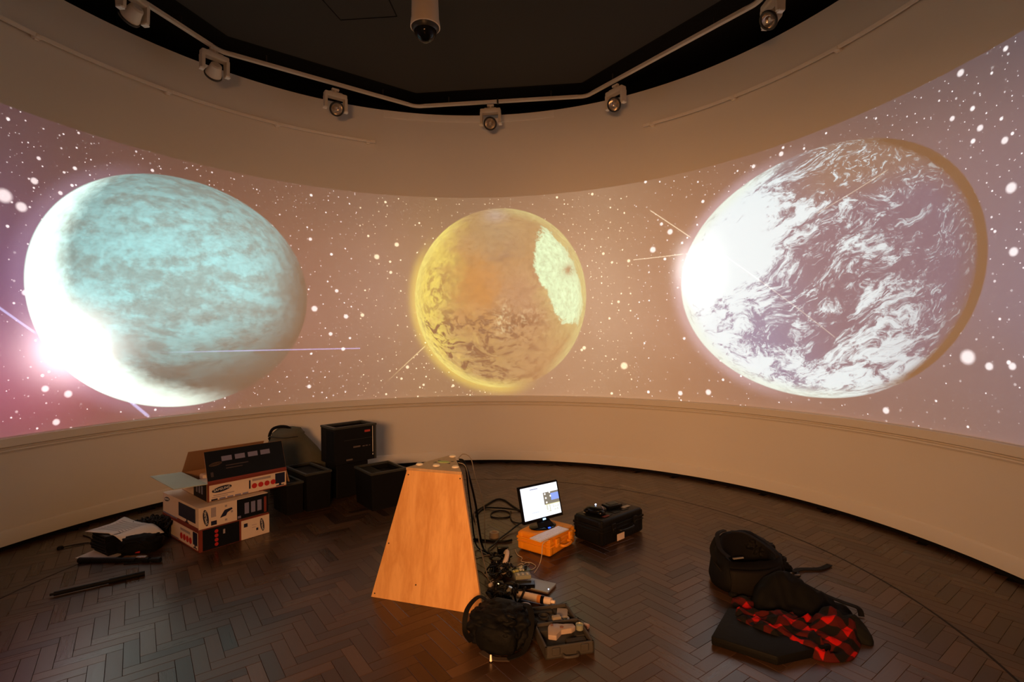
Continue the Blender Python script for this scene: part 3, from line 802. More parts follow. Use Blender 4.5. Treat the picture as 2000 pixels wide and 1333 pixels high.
# gadgets on the black case
gm = mat('gadget_black', (.010, .010, .012), .25, vary=.1, spec=.6)
gd = thing('game_controller', 'rounded black handheld gadget with a white-blue light on the black case', 'gadget', (.665, 4.165, .2145), radians(-35))
b = MB().blob((0, 0, .026), (.085, .062, .030), seed=3, amp=.05, e=.8, floor=0); b.blob((-.060, -.030, .020), (.030, .040, .022), seed=4, amp=.05, floor=0); b.blob((.060, -.030, .020), (.030, .040, .022), seed=5, amp=.05, floor=0)
b.done('gadget_body', gm, gd, smooth='all')
MB().blob((-.01, .015, .062), (.007, .007, .005), sub=2, amp=0).done('gadget_light', mat('white_led', (.7, .8, 1), .3, emit=(.6, .75, 1.0), estr=6.0), gd)
MB().tube(crom([(.03, .03, .05), (.055, .01, .052), (.075, -.02, .040)], 5), .004, 6).done('gadget_strip', mat('grey_strip', (.25, .22, .28), .3), gd)
g2 = thing('gadget', 'flat black gadget lying behind the rounded one on the black case', 'gadget', (.82, 4.30, .2145), radians(30))
MB().box((0, 0, .016), (.15, .10, .030), bev=.010, seg=2).done('gadget_body', gm, g2, smooth=True)
MB().box((.0, 0, .033), (.09, .06, .008), bev=.003).done('gadget_pad', mat('gadget_pad', (.03, .035, .03), .5), g2)

# ------------------------------------------------------------------ stack of printed monitor cartons
card_w = mat('carton_white', (.62, .50, .40), .6, vary=.06)
card_b = mat('carton_brown', (.30, .16, .08), .8, vary=.12, scale=6)
card_d = mat('carton_dark', (.012, .015, .022), .5, vary=.2)
card_r = mat('carton_red', (.17, .030, .018), .55)
card_g = mat('carton_inside', (.40, .42, .34), .8, vary=.06)
navy = mat('print_navy', (.010, .012, .035), .5); red_p = mat('print_red', (.42, .02, .02), .5); grey_p = mat('print_grey', (.30, .25, .26), .6)
lilac = mat('print_lilac', (.17, .17, .28), .5); white_p = mat('print_white', (.75, .70, .64), .5)
LG, DP, HH = .770, .546, .170
def rectp(name, m, parent, pm, x0, y0, x1, y1, th=.0016):
    """flat printed patch on a carton face; pm has x right, y up, z out, measured in metres from the face's lower left"""
    return MB().box(((x0+x1)/2, (y0+y1)/2, th/2), (x1-x0, y1-y0, th), pm).done(name, m, parent)
def logo(parent, pm, cx, cy, w, vert=False, base=navy, ink=white_p):
    rot = Matrix.Rotation(radians(90 if vert else 0), 4, 'Z')
    m = pm @ Matrix.Translation((cx, cy, 0)) @ rot
    e = [((w/2)*cos(a)+.12*w*.30*sin(a), (w*.155)*sin(a)+(w*.05)*cos(a)) for a in [2*pi*i/28 for i in range(28)]]
    MB().poly(e, .0014, .0028, m).done('logo_oval', base, parent)
    text_part('SAMSUNG', 'logo_lettering', ink, parent, w*.185, m @ Matrix.Translation((0, 0, .0032)) @ Matrix.Rotation(radians(6), 4, 'Z'))
def pic_monitor(parent, pm, x0, y0, x1, y1):
    rectp('monitor_picture', navy, parent, pm, x0, y0+(y1-y0)*.20, x1, y1, .0024)
    xm = (x0+x1)/2; rectp('monitor_picture_stand', navy, parent, pm, xm-.010, y0+.006, xm+.010, y0+(y1-y0)*.22, .0024)
    rectp('monitor_picture_foot', navy, parent, pm, xm-.035, y0, xm+.035, y0+.008, .0024)
def dots(parent, pm, x0, y, n, r, step, vert=False):
    for i in range(n):
        p = (x0, y-step*i) if vert else (x0+step*i, y)
        MB().cyl((p[0], p[1], .0015), r, .003, pm, n=16).done('red_dot', red_p, parent)
def face_m(t0, u, v): return plane_m(t0, u, v)
def long_face(parent, flip, L, H, y, style):
    """print on the long side (local -y); reads left to right along +x"""
    pm = face_m((-L/2, y, 0), (1, 0, 0), (0, 0, 1))
    rectp('printed_side', card_w, parent, pm, .0, .0, L, H, .0010)
    rectp('red_band', card_r, parent, pm, .0, .0 if style != 'C' else 0, L, .012 if style != 'C' else .010, .0022)
    return pm
def carton(label, F, H, z, rz, kind, L=LG, Dp=DP):
    c = cos(rz); s = sin(rz)
    if kind != 'D': cen = Vector((F[0]-c*L/2-s*Dp/2, F[1]-s*L/2+c*Dp/2, z))
    else: cen = Vector((F[0]+c*L/2-s*Dp/2, F[1]+s*L/2+c*Dp/2, z))
    t = thing('monitor_carton', label, 'box', cen, rz, 'printed monitor cartons stacked on the floor')
    return t
rzA = radians(-38.3)
# bottom carton
A = carton('bottom cardboard carton of the stack, white and dark printed end, red lower edge', (-2.432, 3.962), HH, FZ, rzA, 'A')
b = MB().box((0, 0, HH/2), (LG, DP, HH), bev=.002); b.done('carton_body', card_r, A)
pm = face_m((-LG/2, -DP/2, 0), (1, 0, 0), (0, 0, 1))
rectp('printed_side', card_w, A, pm, .004, .014, LG-.02, HH-.004, .001)
rectp('red_band', card_r, A, pm, .0, HH-.020, LG, HH, .0022)
logo(A, pm, .14, .105, .15)
rectp('feature_panel', lilac, A, pm, .02, .012, .36, .024, .002)
dots(A, pm, .42, .060, 4, .026, .062); rectp('caption', grey_p, A, pm, .40, .105, .60, .125, .002)
pic_monitor(A, pm, .655, .02, .74, .145)
pe = face_m((LG/2, -DP/2, 0), (0, 1, 0), (0, 0, 1))
rectp('dark_end', card_d, A, pe, .025, .004, .30, HH-.003, .001)
dots(A, pe, .125, .135, 4, .014, .034, True); rectp('caption', grey_p, A, pe, .175, .10, .19, .135, .002)
rectp('printed_end', card_w, A, pe, .315, .002, DP, HH-.012, .0012)
logo(A, pe, .485, .085, .11, True)
rectp('print_square', navy, A, pe, .335, .10, .365, .13, .002); rectp('caption', grey_p, A, pe, .40, .10, .44, .104, .002); rectp('caption', grey_p, A, pe, .40, .080, .43, .084, .002)
rectp('print_square', navy, A, pe, .435, .05, .452, .07, .002)
# middle carton
C_ = carton('middle cardboard carton of the stack with a monitor picture on its white long side', (-2.440, 3.970), .168, FZ+HH+.001, rzA, 'C')
HC = .168
MB().box((0, 0, HC/2), (LG-.008, DP-.006, HC), bev=.002).done('carton_body', card_w, C_)
pm = face_m((-LG/2+.004, -DP/2+.003, 0), (1, 0, 0), (0, 0, 1))
logo(C_, pm, .10, .125, .12)
pic_monitor(C_, pm, .36, .012, .70, .150)
rectp('feature_panel', lilac, C_, pm, .01, .0, .33, .010, .002)
rectp('red_band', card_r, C_, pm, .33, .0, LG-.01, .012, .002)
pe = face_m((LG/2-.004, -DP/2+.003, 0), (0, 1, 0), (0, 0, 1))
logo(C_, pe, .050, .082, .13, True)
rectp('caption', grey_p, C_, pe, .088, .075, .125, .15, .0015); rectp('print_square', navy, C_, pe, .088, .012, .13, .045, .002)
MB().poly([(-.045, -.030), (.0, -.022), (.01, .0), (.05, .02), (.045, .032), (-.01, .025), (-.03, -.005)], 0, .002, pe @ Matrix.Translation((.200, .085, 0))).done('product_picture', navy, C_)
for (x, y) in ((.200, .14), (.245, .085), (.20, .03)): rectp('print_mark', grey_p, C_, pe, x-.008, y-.008, x+.008, y+.008, .002)
rectp('dark_end', card_d, C_, pe, .285, .002, DP-.004, HC-.004, .0012)
for k in range(3): rectp('feature_panel', lilac, C_, pe, .345+.052*k, .035, .380+.052*k, .125, .002)
rectp('red_stripe', card_r, C_, pe, .505, .01, .525, .14, .002); rectp('feature_panel', lilac, C_, pe, .29, .012, .315, .03, .002)
# open top carton
rzD = radians(49.2); LD, DD, HD = .640, .62, .146
D_ = carton('open cardboard carton on top of the stack with its dark lid flap standing up', (-2.458, 4.124), HD, FZ+HH+HC+.002, rzD, 'D', LD, DD)
w = .006
b = MB()
b.box((0, 0, .003), (LD, DD, .006)); b.box((0, -DD/2+w/2, HD/2), (LD, w, HD)); b.box((0, DD/2-w/2, HD/2), (LD, w, HD))
b.box((-LD/2+w/2, 0, HD/2), (w, DD, HD)); b.box((LD/2-w/2, 0, HD/2), (w, DD, HD)); b.done('carton_body', card_b, D_)
pm = face_m((-LD/2, -DD/2, 0), (1, 0, 0), (0, 0, 1))
rectp('printed_side', card_w, D_, pm, .008, .006, LD-.004, HD-.012, .0010); rectp('red_band', card_r, D_, pm, 0, HD-.014, LD, HD, .0016); rectp('red_band', card_r, D_, pm, .40, 0, LD, .008, .0016)
rectp('red_band', card_r, D_, pm, 0, 0, .010, HD, .0016)
logo(D_, pm, .105, .090, .150)
rectp('caption', grey_p, D_, pm, .04, .042, .20, .050, .0015); rectp('caption', grey_p, D_, pm, .03, .028, .15, .034, .0015)
for k in range(5): rectp('feature_panel', lilac if k else navy, D_, pm, .025+.060*k, .007, .072+.060*k, .019, .002)
rectp('print_stripe', navy, D_, pm, .318, .040, .330, .112, .002); rectp('caption', grey_p, D_, pm, .345, .098, .50, .118, .002)
dots(D_, pm, .362, .058, 4, .022, .053); pic_monitor(D_, pm, .565-.025, .012, .625, .125)
pe = face_m((-LD/2, DD/2, 0), (0, -1, 0), (0, 0, 1))
rectp('printed_end', card_w, D_, pe, .01, .004, .30, HD-.01, .001); rectp('dark_end', card_d, D_, pe, .30, .004, DD-.03, HD-.01, .001)
for k in range(3): rectp('feature_panel', lilac, D_, pe, .36+.06*k, .045, .39+.06*k, .11, .002)
rectp('print_square', navy, D_, pe, .08, .07, .13, .12, .002); rectp('print_mark', red_p, D_, pe, .18, .06, .20, .08, .002)
def flap(name, a, b, out, L, m_out, m_in, th=.005, skew=0.0):
    a = Vector(a); b = Vector(b); out = Vector(out).normalized()
    n = (b-a).cross(out).normalized()*th
    sk = (b-a).normalized()*skew
    p = [a, b, b+out*L-sk, a+out*L+sk]
    o = MB().hull8(p, [q+n for q in p]).done(name, m_out, D_); return p, n
# front long flap, nearly upright, printed outside
tl2 = radians(-13)
p, n = flap('front_flap', (-LD/2, -DD/2+.002, HD), (LD/2, -DD/2+.002, HD), (0, sin(radians(20)), cos(radians(20))), .262, card_b, card_b)
fm = plane_m(Vector(p[0])+n*1.08, (1, 0, 0), Vector((0, sin(radians(20)), cos(radians(20)))))
rectp('flap_print', card_d, D_, fm, .002, .020, LD-.002, .260, .0012); rectp('red_band', card_r, D_, fm, .0, .0, LD, .020, .0014)
for k in range(4): rectp('feature_picture', lilac, D_, fm, .125+.105*k, .165, .205+.105*k, .205, .0024)
logo(D_, fm, .075, .150, .10, base=mat('print_ochre', (.06, .035, .02), .5), ink=card_d)
for (x0, y0, x1) in ((.15, .120, .33), (.15, .098, .28), (.03, .05, .05)): rectp('caption', mat('print_dim', (.05, .035, .035), .5), D_, fm, x0, y0, x1, y0+.008+.03*(x0 < .1), .002)
flap('back_flap', (LD/2, DD/2-.004, HD), (-LD/2, DD/2-.004, HD), (0, -.85, 1), .262, card_b, card_b)
flap('side_flap', (-LD/2, DD/2, HD), (-LD/2, -DD/2, HD), (-1, .0, .04), .235, card_g, card_g, th=-.005, skew=.0)
flap('side_flap', (LD/2, -DD/2, HD), (LD/2, DD/2, HD), (.25, 0, -1), .12, card_b, card_b)
foam = thing('foam_packing', 'white foam packing block lying inside the open top carton', 'packing', D_.location+Vector((-.02, 0, .012)), rzD)
MB().box((-.18, -.10, .055), (.22, .36, .085), bev=.01).box((-.20, -.24, .110), (.20, .05, .020), bev=.004).box((-.15, .12, .10), (.12, .10, .05), bev=.01).done('foam_block', mat('foam', (.72, .60, .48), .7), foam)

# ------------------------------------------------------------------ black equipment boxes by the wall
bk = mat('box_black', (.013, .012, .011), .55, vary=.2, bump=.05)
bk2 = mat('box_rim', (.035, .035, .030), .5, vary=.15)
bk3 = mat('box_inner', (.022, .020, .016), .7, vary=.15)
def crate(name, label, F, ang, L, Wd, H, z, taper=.0, rim=.018, inner=.05, m=bk):
    """open-topped box; F front corner, x along ang, y to the left"""
    t = thing(name, label, 'box', (F[0], F[1], z), radians(ang))
    k = taper
    a = [(k, k, 0), (L-k, k, 0), (L-k, Wd-k, 0), (k, Wd-k, 0)]; b_ = [(0, 0, H-.02), (L, 0, H-.02), (L, Wd, H-.02), (0, Wd, H-.02)]
    w = .012
    ai = [(w+k, w+k, .01), (L-w-k, w+k, .01), (L-w-k, Wd-w-k, .01), (w+k, Wd-w-k, .01)]; bi = [(w, w, H-.02), (L-w, w, H-.02), (L-w, Wd-w, H-.02), (w, Wd-w, H-.02)]
    M_ = MB(); bm = M_.bm
    V = [[bm.verts.new(p) for p in q] for q in (a, b_, bi, ai)]
    for P, Q in ((V[0], V[1]), (V[1], V[2]), (V[2], V[3])):
        for i in range(4): bm.faces.new((P[i], P[(i+1) % 4], Q[(i+1) % 4], Q[i]))
    bm.faces.new(V[0][::-1]); bm.faces.new(V[3]); M_.done('box_wall', m, t)
    r = MB(); e = .006
    for (x0, y0, x1, y1) in ((-e, -e, L+e, rim), (-e, Wd-rim, L+e, Wd+e), (-e, rim, rim, Wd-rim), (L-rim, rim, L+e, Wd-rim)):
        r.box(((x0+x1)/2, (y0+y1)/2, H-.011), (x1-x0, y1-y0, .022), bev=.003)
    r.done('box_rim', bk2, t)
    if inner: MB().box((L/2, Wd/2, H-inner), (L-2*w-.01, Wd-2*w-.01, .012)).done('box_insert', bk3, t)
    return t
HB = .37
lb = crate('equipment_box', 'black open-topped equipment box just right of the monitor cartons', (-1.979, 4.899), 45, .25, .488, HB-.006, FZ, .012, inner=.04)
eb = crate('equipment_box', 'low black equipment box tucked behind the monitor cartons', (-2.125, 4.800), 45, .158, .33, .30, FZ, .004, inner=.03)
rb = crate('equipment_box', 'black open-topped equipment box beside the plywood pedestal', (-1.356, 4.889), 38.5, .365, .415, HB-.006, FZ, .014, inner=.07)
MB().box((.085, .2, HB-.03), (.13, .36, .012)).done('box_insert', bk3, rb)
mb = thing('equipment_box', 'closed black equipment box underneath the tall black box', 'box', (-1.831, 5.30, FZ), radians(44.7))
MB().box((.185, .135, .175), (.36, .265, .35), bev=.008).done('box_wall', bk, mb); MB().box((.185, .135, .356), (.37, .275, .012), bev=.003).done('lid', bk2, mb)
ub = crate('equipment_box', 'tall black box with a red logo and white edge line, on top of the others', (-1.823, 5.239), 44.7, .472, .315, .382, FZ+.3635, .0, rim=.030, inner=.06)
up = face_m((0, -.0005, 0), (1, 0, 0), (0, 0, 1))
rectp('red_logo', mat('red_logo', (.40, .045, .03), .5), ub, up, .335, .300, .400, .322, .002)
rectp('white_line', mat('white_line', (.75, .68, .58), .5), ub, up, .427, .075, .433, .355, .003)
rectp('white_line_end', mat('white_line', (.75, .68, .58), .5), ub, up, .426, .045, .434, .062, .003)
rectp('side_strip', bk2, ub, up, .45, .0, .472, .36, .002)
for (x0, y0, x1, y1) in ((.205, .150, .285, .166), (.31, .150, .335, .160), (.345, .150, .37, .160), (.125, .024, .195, .040), (.385, .150, .40, .158)):
    rectp('printed_caption', mat('dim_print', (.11, .085, .075), .5), ub, up, x0, y0, x1, y1, .002)
rectp('seam', bk2, ub, up, .10, .235, .425, .238, .002)
pe = face_m((-.0005, .315, 0), (0, -1, 0), (0, 0, 1))
rectp('side_recess', mat('recess', (.004, .004, .004), .9), ub, pe, .13, .03, .29, .34, .002)

# olive soft bag standing behind
olive = mat('olive_canvas', (.085, .080, .058), .85, vary=.15, bump=.3, bscale=70)
ob = thing('canvas_bag', 'olive grey soft canvas bag slumped against the wall behind the black box', 'bag', (-2.43, 5.66, FZ))
def bagfn(u, v): return None
b = MB()
prof = []
N = 22
rings = []
for k, (z, hx, hy, ox) in enumerate([(0, .30, .15, .05), (.20, .31, .16, .05), (.36, .31, .16, .04), (.46, .27, .15, .0), (.55, .21, .13, -.035), (.615, .165, .11, -.055), (.632, .172, .112, -.055), (.648, .155, .10, -.05), (.685, .12, .08, -.04), (.70, .05, .03, -.04)]):
    ring_ = []
    for i in range(28):
        a = 2*pi*i/28; wob = 1+.03*sin(3*a+z*9)+.02*sin(7*a+k)
        ring_.append(b.bm.verts.new((ox+hx*wob*math.copysign(abs(cos(a))**.75, cos(a)), hy*wob*math.copysign(abs(sin(a))**.75, sin(a)), z)))
    rings.append(ring_)
for P, Q in zip(rings, rings[1:]):
    for i in range(28): b.bm.faces.new((P[i], P[(i+1) % 28], Q[(i+1) % 28], Q[i]))
b.bm.faces.new(rings[0][::-1]); b.bm.faces.new(rings[-1]); b.done('bag_body', olive, ob, smooth='all')
MB().tube(crom([(-.21, -.05, .54), (-.235, -.05, .60), (-.20, -.05, .68), (-.12, -.05, .71), (-.04, -.05, .705), (-.0, -.05, .68)], 6), .016, 8).done('carry_handle', mat('black_webbing', (.012, .011, .010), .8), ob, smooth='all')
MB().tube(crom([(-.22, -.09, .61), (-.05, -.135, .60), (.10, -.10, .61)], 8), .007, 6).done('zip_line', mat('zip_dark', (.03, .028, .022), .7), ob)

# ------------------------------------------------------------------ gear on the floor at the left
dk = mat('drive_black', (.016, .016, .018), .45, vary=.15)
dk2 = mat('drive_top', (.040, .042, .046), .4, vary=.1)
rzS = radians(-12)
Fs = Vector((-3.107, 3.897, FZ)); 
for k in range(6):
    off = (random.uniform(-.012, .012), random.uniform(-.008, .008))
    h_ = .0235
    pos = ['at the bottom of the floor stack', 'second from the bottom of the floor stack', 'third from the bottom of the floor stack', 'third from the top of the floor stack', 'second from the top of the floor stack', 'on top of the floor stack, partly under the printed sheet'][k]
    ang_s = radians(-29+random.uniform(-3, 3))
    t = thing('flat_device', 'flat black box-shaped device '+pos, 'device', (Fs.x+off[0]-.015, Fs.y+off[1]+.02, FZ+.0025+k*.0248), ang_s, 'flat black devices stacked at the left')
    MB().box((-.105, .085, h_/2), (.235, .165, h_), bev=.003).done('device_body', dk, t)
    MB().box((-.105, .085, h_-.0001), (.215, .145, .0014)).done('device_top', dk2, t)
    MB().box((-.105, .0015, h_*.5), (.19, .002, .008)).done('device_slot', mat('slot', (.004, .004, .004), .8), t)
# second heap of black gear right of the stack
hg = thing('camera_bag', 'small soft black gear pouch right of the stack of flat devices', 'bag', (-2.93, 4.02, FZ), radians(10))
MB().blob((0, 0, .06), (.15, .10, .075), seed=11, amp=.16, e=.7, floor=0, fold=.12).done('bag_body', mat('black_cloth', (.010, .010, .010), .8, vary=.2, bump=.3), hg, smooth='all')
MB().tube(crom([(-.09, -.08, .05), (-.05, -.11, .10), (.03, -.11, .11), (.09, -.08, .05)], 6), .006, 6).done('strap', mat('black_webbing', (.012, .011, .010), .8), hg)
MB().box((.03, -.098, .028), (.035, .006, .012)).done('red_tab', red_p, hg)
# draped printed sheet
paper = mat('paper', (.60, .56, .52), .7, vary=.03)
P00, P10, P11, P01 = Vector((-3.345, 4.0, .158)), Vector((-3.02, 3.985, .168)), Vector((-2.83, 4.04, .125)), Vector((-3.25, 4.28, .172))
ps = thing('printed_sheet', 'creased printed paper sheet draped over the stack of flat black devices', 'paper')
def pf(u, v):
    a = P00.lerp(Vector((-2.985, 3.935, .165)), u); b_ = P01.lerp(Vector((-2.80, 4.11, .155)), u)
    p = a.lerp(b_, v)
    p.z += .014*sin(u*7+v*2)*v+.010*cos(u*4+v*5)+.003
    if u > .72: p.z -= (u-.72)**1.3*.33*(1.1-v*.5)
    p.z = max(p.z, .163+FZ if u < .62 else .02)
    return p
MB().grid(18, 10, pf, .0015).done('sheet', paper, ps, smooth='all')
for r_ in range(9):
    def lf(u, v, r_=r_): q = pf(.10+.62*u, .22+.075*r_+v*.014); q.z += .0022; return q
    MB().grid(12, 1, lf, .0006).done('text_line', mat('ink', (.22, .20, .20), .7), ps)
p2 = thing('loose_sheet', 'pale paper sheet lying flat on the floor under the stack', 'paper', (-3.20, 3.985, FZ), radians(-8))
MB().box((0, 0, .0009), (.30, .22, .0012)).done('sheet', paper, p2)
p2.location = (-3.17, 3.985, FZ)
p3 = thing('card_sheet', 'brownish card sheet on the floor below the gear pouch', 'paper', (-2.90, 3.90, FZ), radians(5))
MB().box((0, 0, .001), (.15, .07, .0012)).done('sheet', mat('buff', (.38, .22, .12), .7), p3)
# poles
pb = mat('pole_black', (.010, .010, .010), .6, vary=.15, spec=.2)
def rod(name, label, a, b_, r, parts):
    a = Vector(a); b_ = Vector(b_); d = b_-a
    t = thing(name, label, 'pole', a, atan2(d.y, d.x))
    L = d.length
    M_ = Matrix.Rotation(radians(90), 4, 'Y')
    for (nm, x0, x1, rr, m) in parts:
        MB().cyl((0, 0, 0), rr, (x1-x0)*L, Matrix.Translation(((x0+x1)/2*L, 0, r+.0005)) @ M_, n=14, bev=0).done(nm, m, t, smooth=True)
    return t, L
t, L = rod('folded_stand', 'folded black lighting stand lying nearest the stack of flat devices', (-3.235, 3.815, FZ), (-2.62, 3.80, FZ), .019,
    [('pole', 0, .70, .018, pb), ('sleeve', .0, .16, .0195, pb), ('pole_end', .70, .82, .012, pb), ('foot_hub', .80, .86, .019, pb), ('foot', .90, 1.0, .018, pb), ('rod_link', .86, .9, .010, pb)])
MB().box((.76*L, .01, .040), (.075, .026, .008), bev=.002).done('metal_clip', mat('silver', (.6, .58, .56), .25, metal=.8), t)
MB().tube([(.60*L, -.035, .006), (.72*L, -.020, .008), (.84*L, -.006, .010)], .006, 6).done('brace', pb, t)
t, L = rod('tripod_leg', 'long thin black pole lying alone on the floor at far left front', (-2.976, 3.286, FZ), (-2.581, 3.585, FZ), .017,
    [('pole', .04, .62, .0135, pb), ('pole_sleeve', .60, 1.0, .0168, pb), ('tip', .0, .04, .008, pb)])
MB().box((.70*L, -.004, .028), (.03, .006, .003)).done('metal_clip', mat('dull_silver', (.25, .25, .25), .4), t)
pk = thing('cable_puck', 'tiny round black puck with its thin lead near the left wall', 'puck', (-3.611, 4.085, FZ))
MB().lathe([(0, .022), (.016, .020), (.022, .010), (.022, 0), (0, 0)], 20).done('puck_body', pb, pk, smooth=True)
MB().tube(crom([(.02, .01, .010), (.07, .07, .006), (.14, .10, .006), (.24, .05, .006)], 6), .004, 6).done('lead', pb, pk)

# ------------------------------------------------------------------ cables
cab = mat('cable_black', (.012, .012, .012), .45, vary=.1); cabg = mat('cable_grey', (.22, .19, .16), .5, vary=.1); cabw = mat('cable_pale', (.48, .40, .30), .5, vary=.08)
def cable(label, pts, r=.0055, m=cab, closed=False, name='cable', group=None):
    o = MB().tube(crom([(p[0], p[1], max(p[2], FZ+r+.0008)) for p in pts], 9, closed), r, 7, closed).done(name, m, None, smooth='all')
    return tag(o, label, 'cable', group)
cable('thick black cable arching over the floor from the pedestal to behind the monitor', [(-.34, 4.55, .01), (-.376, 4.786, .01), (-.302, 4.97, .01), (-.184, 5.203, .01), (-.097, 5.182, .01), (-.01, 4.992, .01), (.09, 4.78, .01)], .008)
cable('black cable running straight from the pedestal to the monitor, below the arched one', [(-.36, 4.70, .01), (-.292, 4.93, .01), (-.144, 4.901, .026), (-.031, 4.865, .026), (.10, 4.84, .01)], .0075)
cable('closed loop of black cable lying on the floor left of the monitor', [(-.215, 4.765, .01), (-.20, 4.69, .01), (-.123, 4.66, .01), (-.05, 4.69, .01), (-.036, 4.759, .01), (-.06, 4.83, .01), (-.128, 4.869, .01), (-.195, 4.83, .01)], .006, closed=True)
cable('black monitor cable curling down behind the yellow case', [(-.031, 4.835, .01), (-.035, 4.70, .01), (-.01, 4.56, .01), (.06, 4.47, .03), (.13, 4.36, .08), (.20, 4.26, .22), (.22, 4.14, .30)], .006)
cable('black cable slanting from the monitor down to the pile of electronics', [(.16, 4.45, .05), (.063, 4.423, .05), (-.048, 4.29, .02), (-.116, 4.152, .02), (-.164, 4.022, .02), (-.20, 3.93, .02), (-.17, 3.80, .03)], .007)
cable('thick black cable lying level between the pedestal and the yellow case', [(-.33, 4.16, .01), (-.24, 4.13, .01), (-.167, 4.109, .01), (-.08, 4.10, .01), (-.02, 4.13, .01)], .009)
cable('thick black cable hanging down the right side of the pedestal into the pile', [(-.361, 3.46, .812), (-.318, 3.46, .76), (-.300, 3.60, .62), (-.282, 3.80, .40), (-.271, 3.90, .22), (-.251, 3.95, .06), (-.22, 3.90, .02), (-.15, 3.80, .03)], .008)
cable('black cable dropping from the pedestal top behind the thickest one', [(-.37, 3.50, .812), (-.330, 3.50, .78), (-.330, 3.72, .54), (-.325, 3.90, .32), (-.313, 4.0, .10), (-.285, 3.98, .02), (-.199, 3.875, .02), (-.12, 3.84, .03)], .006)
cable('thin pale cable looping out from the top of the pedestal', [(-.38, 3.52, .812), (-.345, 3.55, .835), (-.295, 3.56, .80), (-.270, 3.62, .66), (-.225, 3.82, .40), (-.225, 3.92, .15), (-.22, 3.95, .02), (-.19, 3.84, .02)], .0032, cabg)
cable('thin pale cable hugging the edge of the pedestal', [(-.365, 3.40, .812), (-.315, 3.42, .77), (-.290, 3.50, .55), (-.235, 3.40, .30), (-.195, 3.40, .12), (-.17, 3.42, .02), (-.12, 3.50, .02)], .0035, cabg)
cable('thin pale wire squiggling on the floor in front of the yellow case', [(.004, 3.955, .01), (.02, 3.86, .01), (.055, 3.80, .01), (.05, 3.74, .01), (.105, 3.70, .01), (.078, 3.615, .01), (.12, 3.60, .01), (.15, 3.66, .01), (.10, 3.72, .01), (.04, 3.66, .01)], .003, cabw)
cable('thin pale wire hanging from the keyboard to the floor', [(.245, 3.700, .178), (.205, 3.700, .150), (.196, 3.70, .07), (.184, 3.715, .01), (.160, 3.62, .01), (.135, 3.55, .01)], .003, cabw)
cable('thin pale wire reaching left from the pile to the pedestal foot', [(-.275, 3.62, .01), (-.24, 3.59, .01), (-.216, 3.551, .01), (-.169, 3.447, .01), (-.15, 3.38, .01)], .003, cabw)
cable('thin pale wire running left from the black power adapter', [(-.285, 3.80, .01), (-.232, 3.838, .01), (-.182, 3.861, .01), (-.11, 3.88, .01)], .003, cabw)
rng = random.Random(5)
def tangle(n, cx, cy, rx, ry, h, r, m, label, name, seed=0, pts=12):
    rg = random.Random(seed); B = MB()
    for k in range(n):
        x0, y0 = cx+rg.uniform(-.5, .5)*rx, cy+rg.uniform(-.5, .5)*ry; rr = rg.uniform(.35, .75); ph = rg.uniform(0, 6.28)
        P = []
        for i in range(pts):
            a = ph+i*rg.uniform(.75, 1.0); q = rr*(1+.25*sin(i*1.7+k))
            P.append((x0+rx*q*cos(a)*.7, y0+ry*q*sin(a)*.7, FZ+.012+abs(sin(i*1.3+k*2))*h))
        B.tube(crom([(p[0], p[1], max(p[2], FZ+r+.0008)) for p in P], 9), r, 7)
    return tag(B.done(name, m, None, smooth='all'), label, 'cables', None, 'stuff')
tangle(18, -2.985, 4.31, .20, .15, .15, .0062, cab, 'tangled heap of black cables between the gear pouch and the cartons', 'cable_tangle', 2, 16)
tangle(8, -.08, 3.60, .12, .22, .05, .0055, cab, 'black cables tangled through the electronics pile beside the pedestal', 'cable_tangle', 3, 14)
tangle(2, -.02, 3.52, .12, .12, .05, .0035, cabg, 'thin grey wires twisted through the electronics pile', 'wire_tangle', 6, 12)
tangle(6, -.07, 3.17, .16, .12, .08, .007, cab, 'black cables heaped between the pedestal foot and the black bag', 'cable_tangle', 7, 12)
cable('thin black cable lying along the left side of the round floor line', [(-3.66, 4.36, .01), (-3.55, 4.30, .01), (-3.48, 4.23, .01), (-3.36, 4.14, .01)], .004)

# ------------------------------------------------------------------ electronics pile beside the pedestal
t = thing('tape_roll', 'small clear tape roll standing upright on the floor among the cables', 'tape', (-.165, 4.22, FZ))
MB().lathe([(.026, .0), (.040, .0), (.040, .042), (.026, .042), (.026, .0)], 28).done('tape', mat('clear_tape', (.34, .26, .17), .25, vary=.1), t, smooth=True)
MB().lathe([(.022, .0), (.027, .0), (.027, .044), (.022, .044), (.022, .0)], 24).done('core', mat('tape_core', (.40, .30, .22), .6), t, smooth=True)
t = thing('power_adapter', 'square black power adapter at the top of the electronics pile', 'adapter', (-.088, 3.90, FZ), radians(8))
MB().box((0, 0, .026), (.085, .060, .050), bev=.006, seg=2).done('adapter_body', gm, t, smooth=True)
MB().box((.034, -.031, .026), (.010, .003, .040)).done('adapter_stripe', mat('dull_silver', (.25, .25, .25), .4), t)
t = thing('white_adapter', 'white curved plug adapter leaning in the electronics pile', 'adapter', (-.066, 3.65, FZ+.012), radians(-12))
MB().tube(crom([(-.02, .09, .05), (.0, .06, .075), (.010, .0, .060), (.004, -.06, .035), (-.004, -.09, .016)], 6), .017, 12, taper=lambda t: 1-.25*abs(t-.5)).done('adapter_body', mat('white_plastic', (.58, .48, .42), .35), t, smooth='all')
t = thing('webcam', 'small black round device with a silver collar in the pile', 'device', (-.128, 3.64, FZ), radians(20))
MB().lathe([(0, .07), (.030, .066), (.042, .045), (.040, .02), (.028, 0), (0, 0)], 24).done('device_body', gm, t, smooth=True)
MB().lathe([(.040, .030), (.045, .034), (.045, .040), (.040, .044)], 24).done('collar', mat('warm_silver', (.42, .32, .26), .35, metal=.6), t, smooth=True)
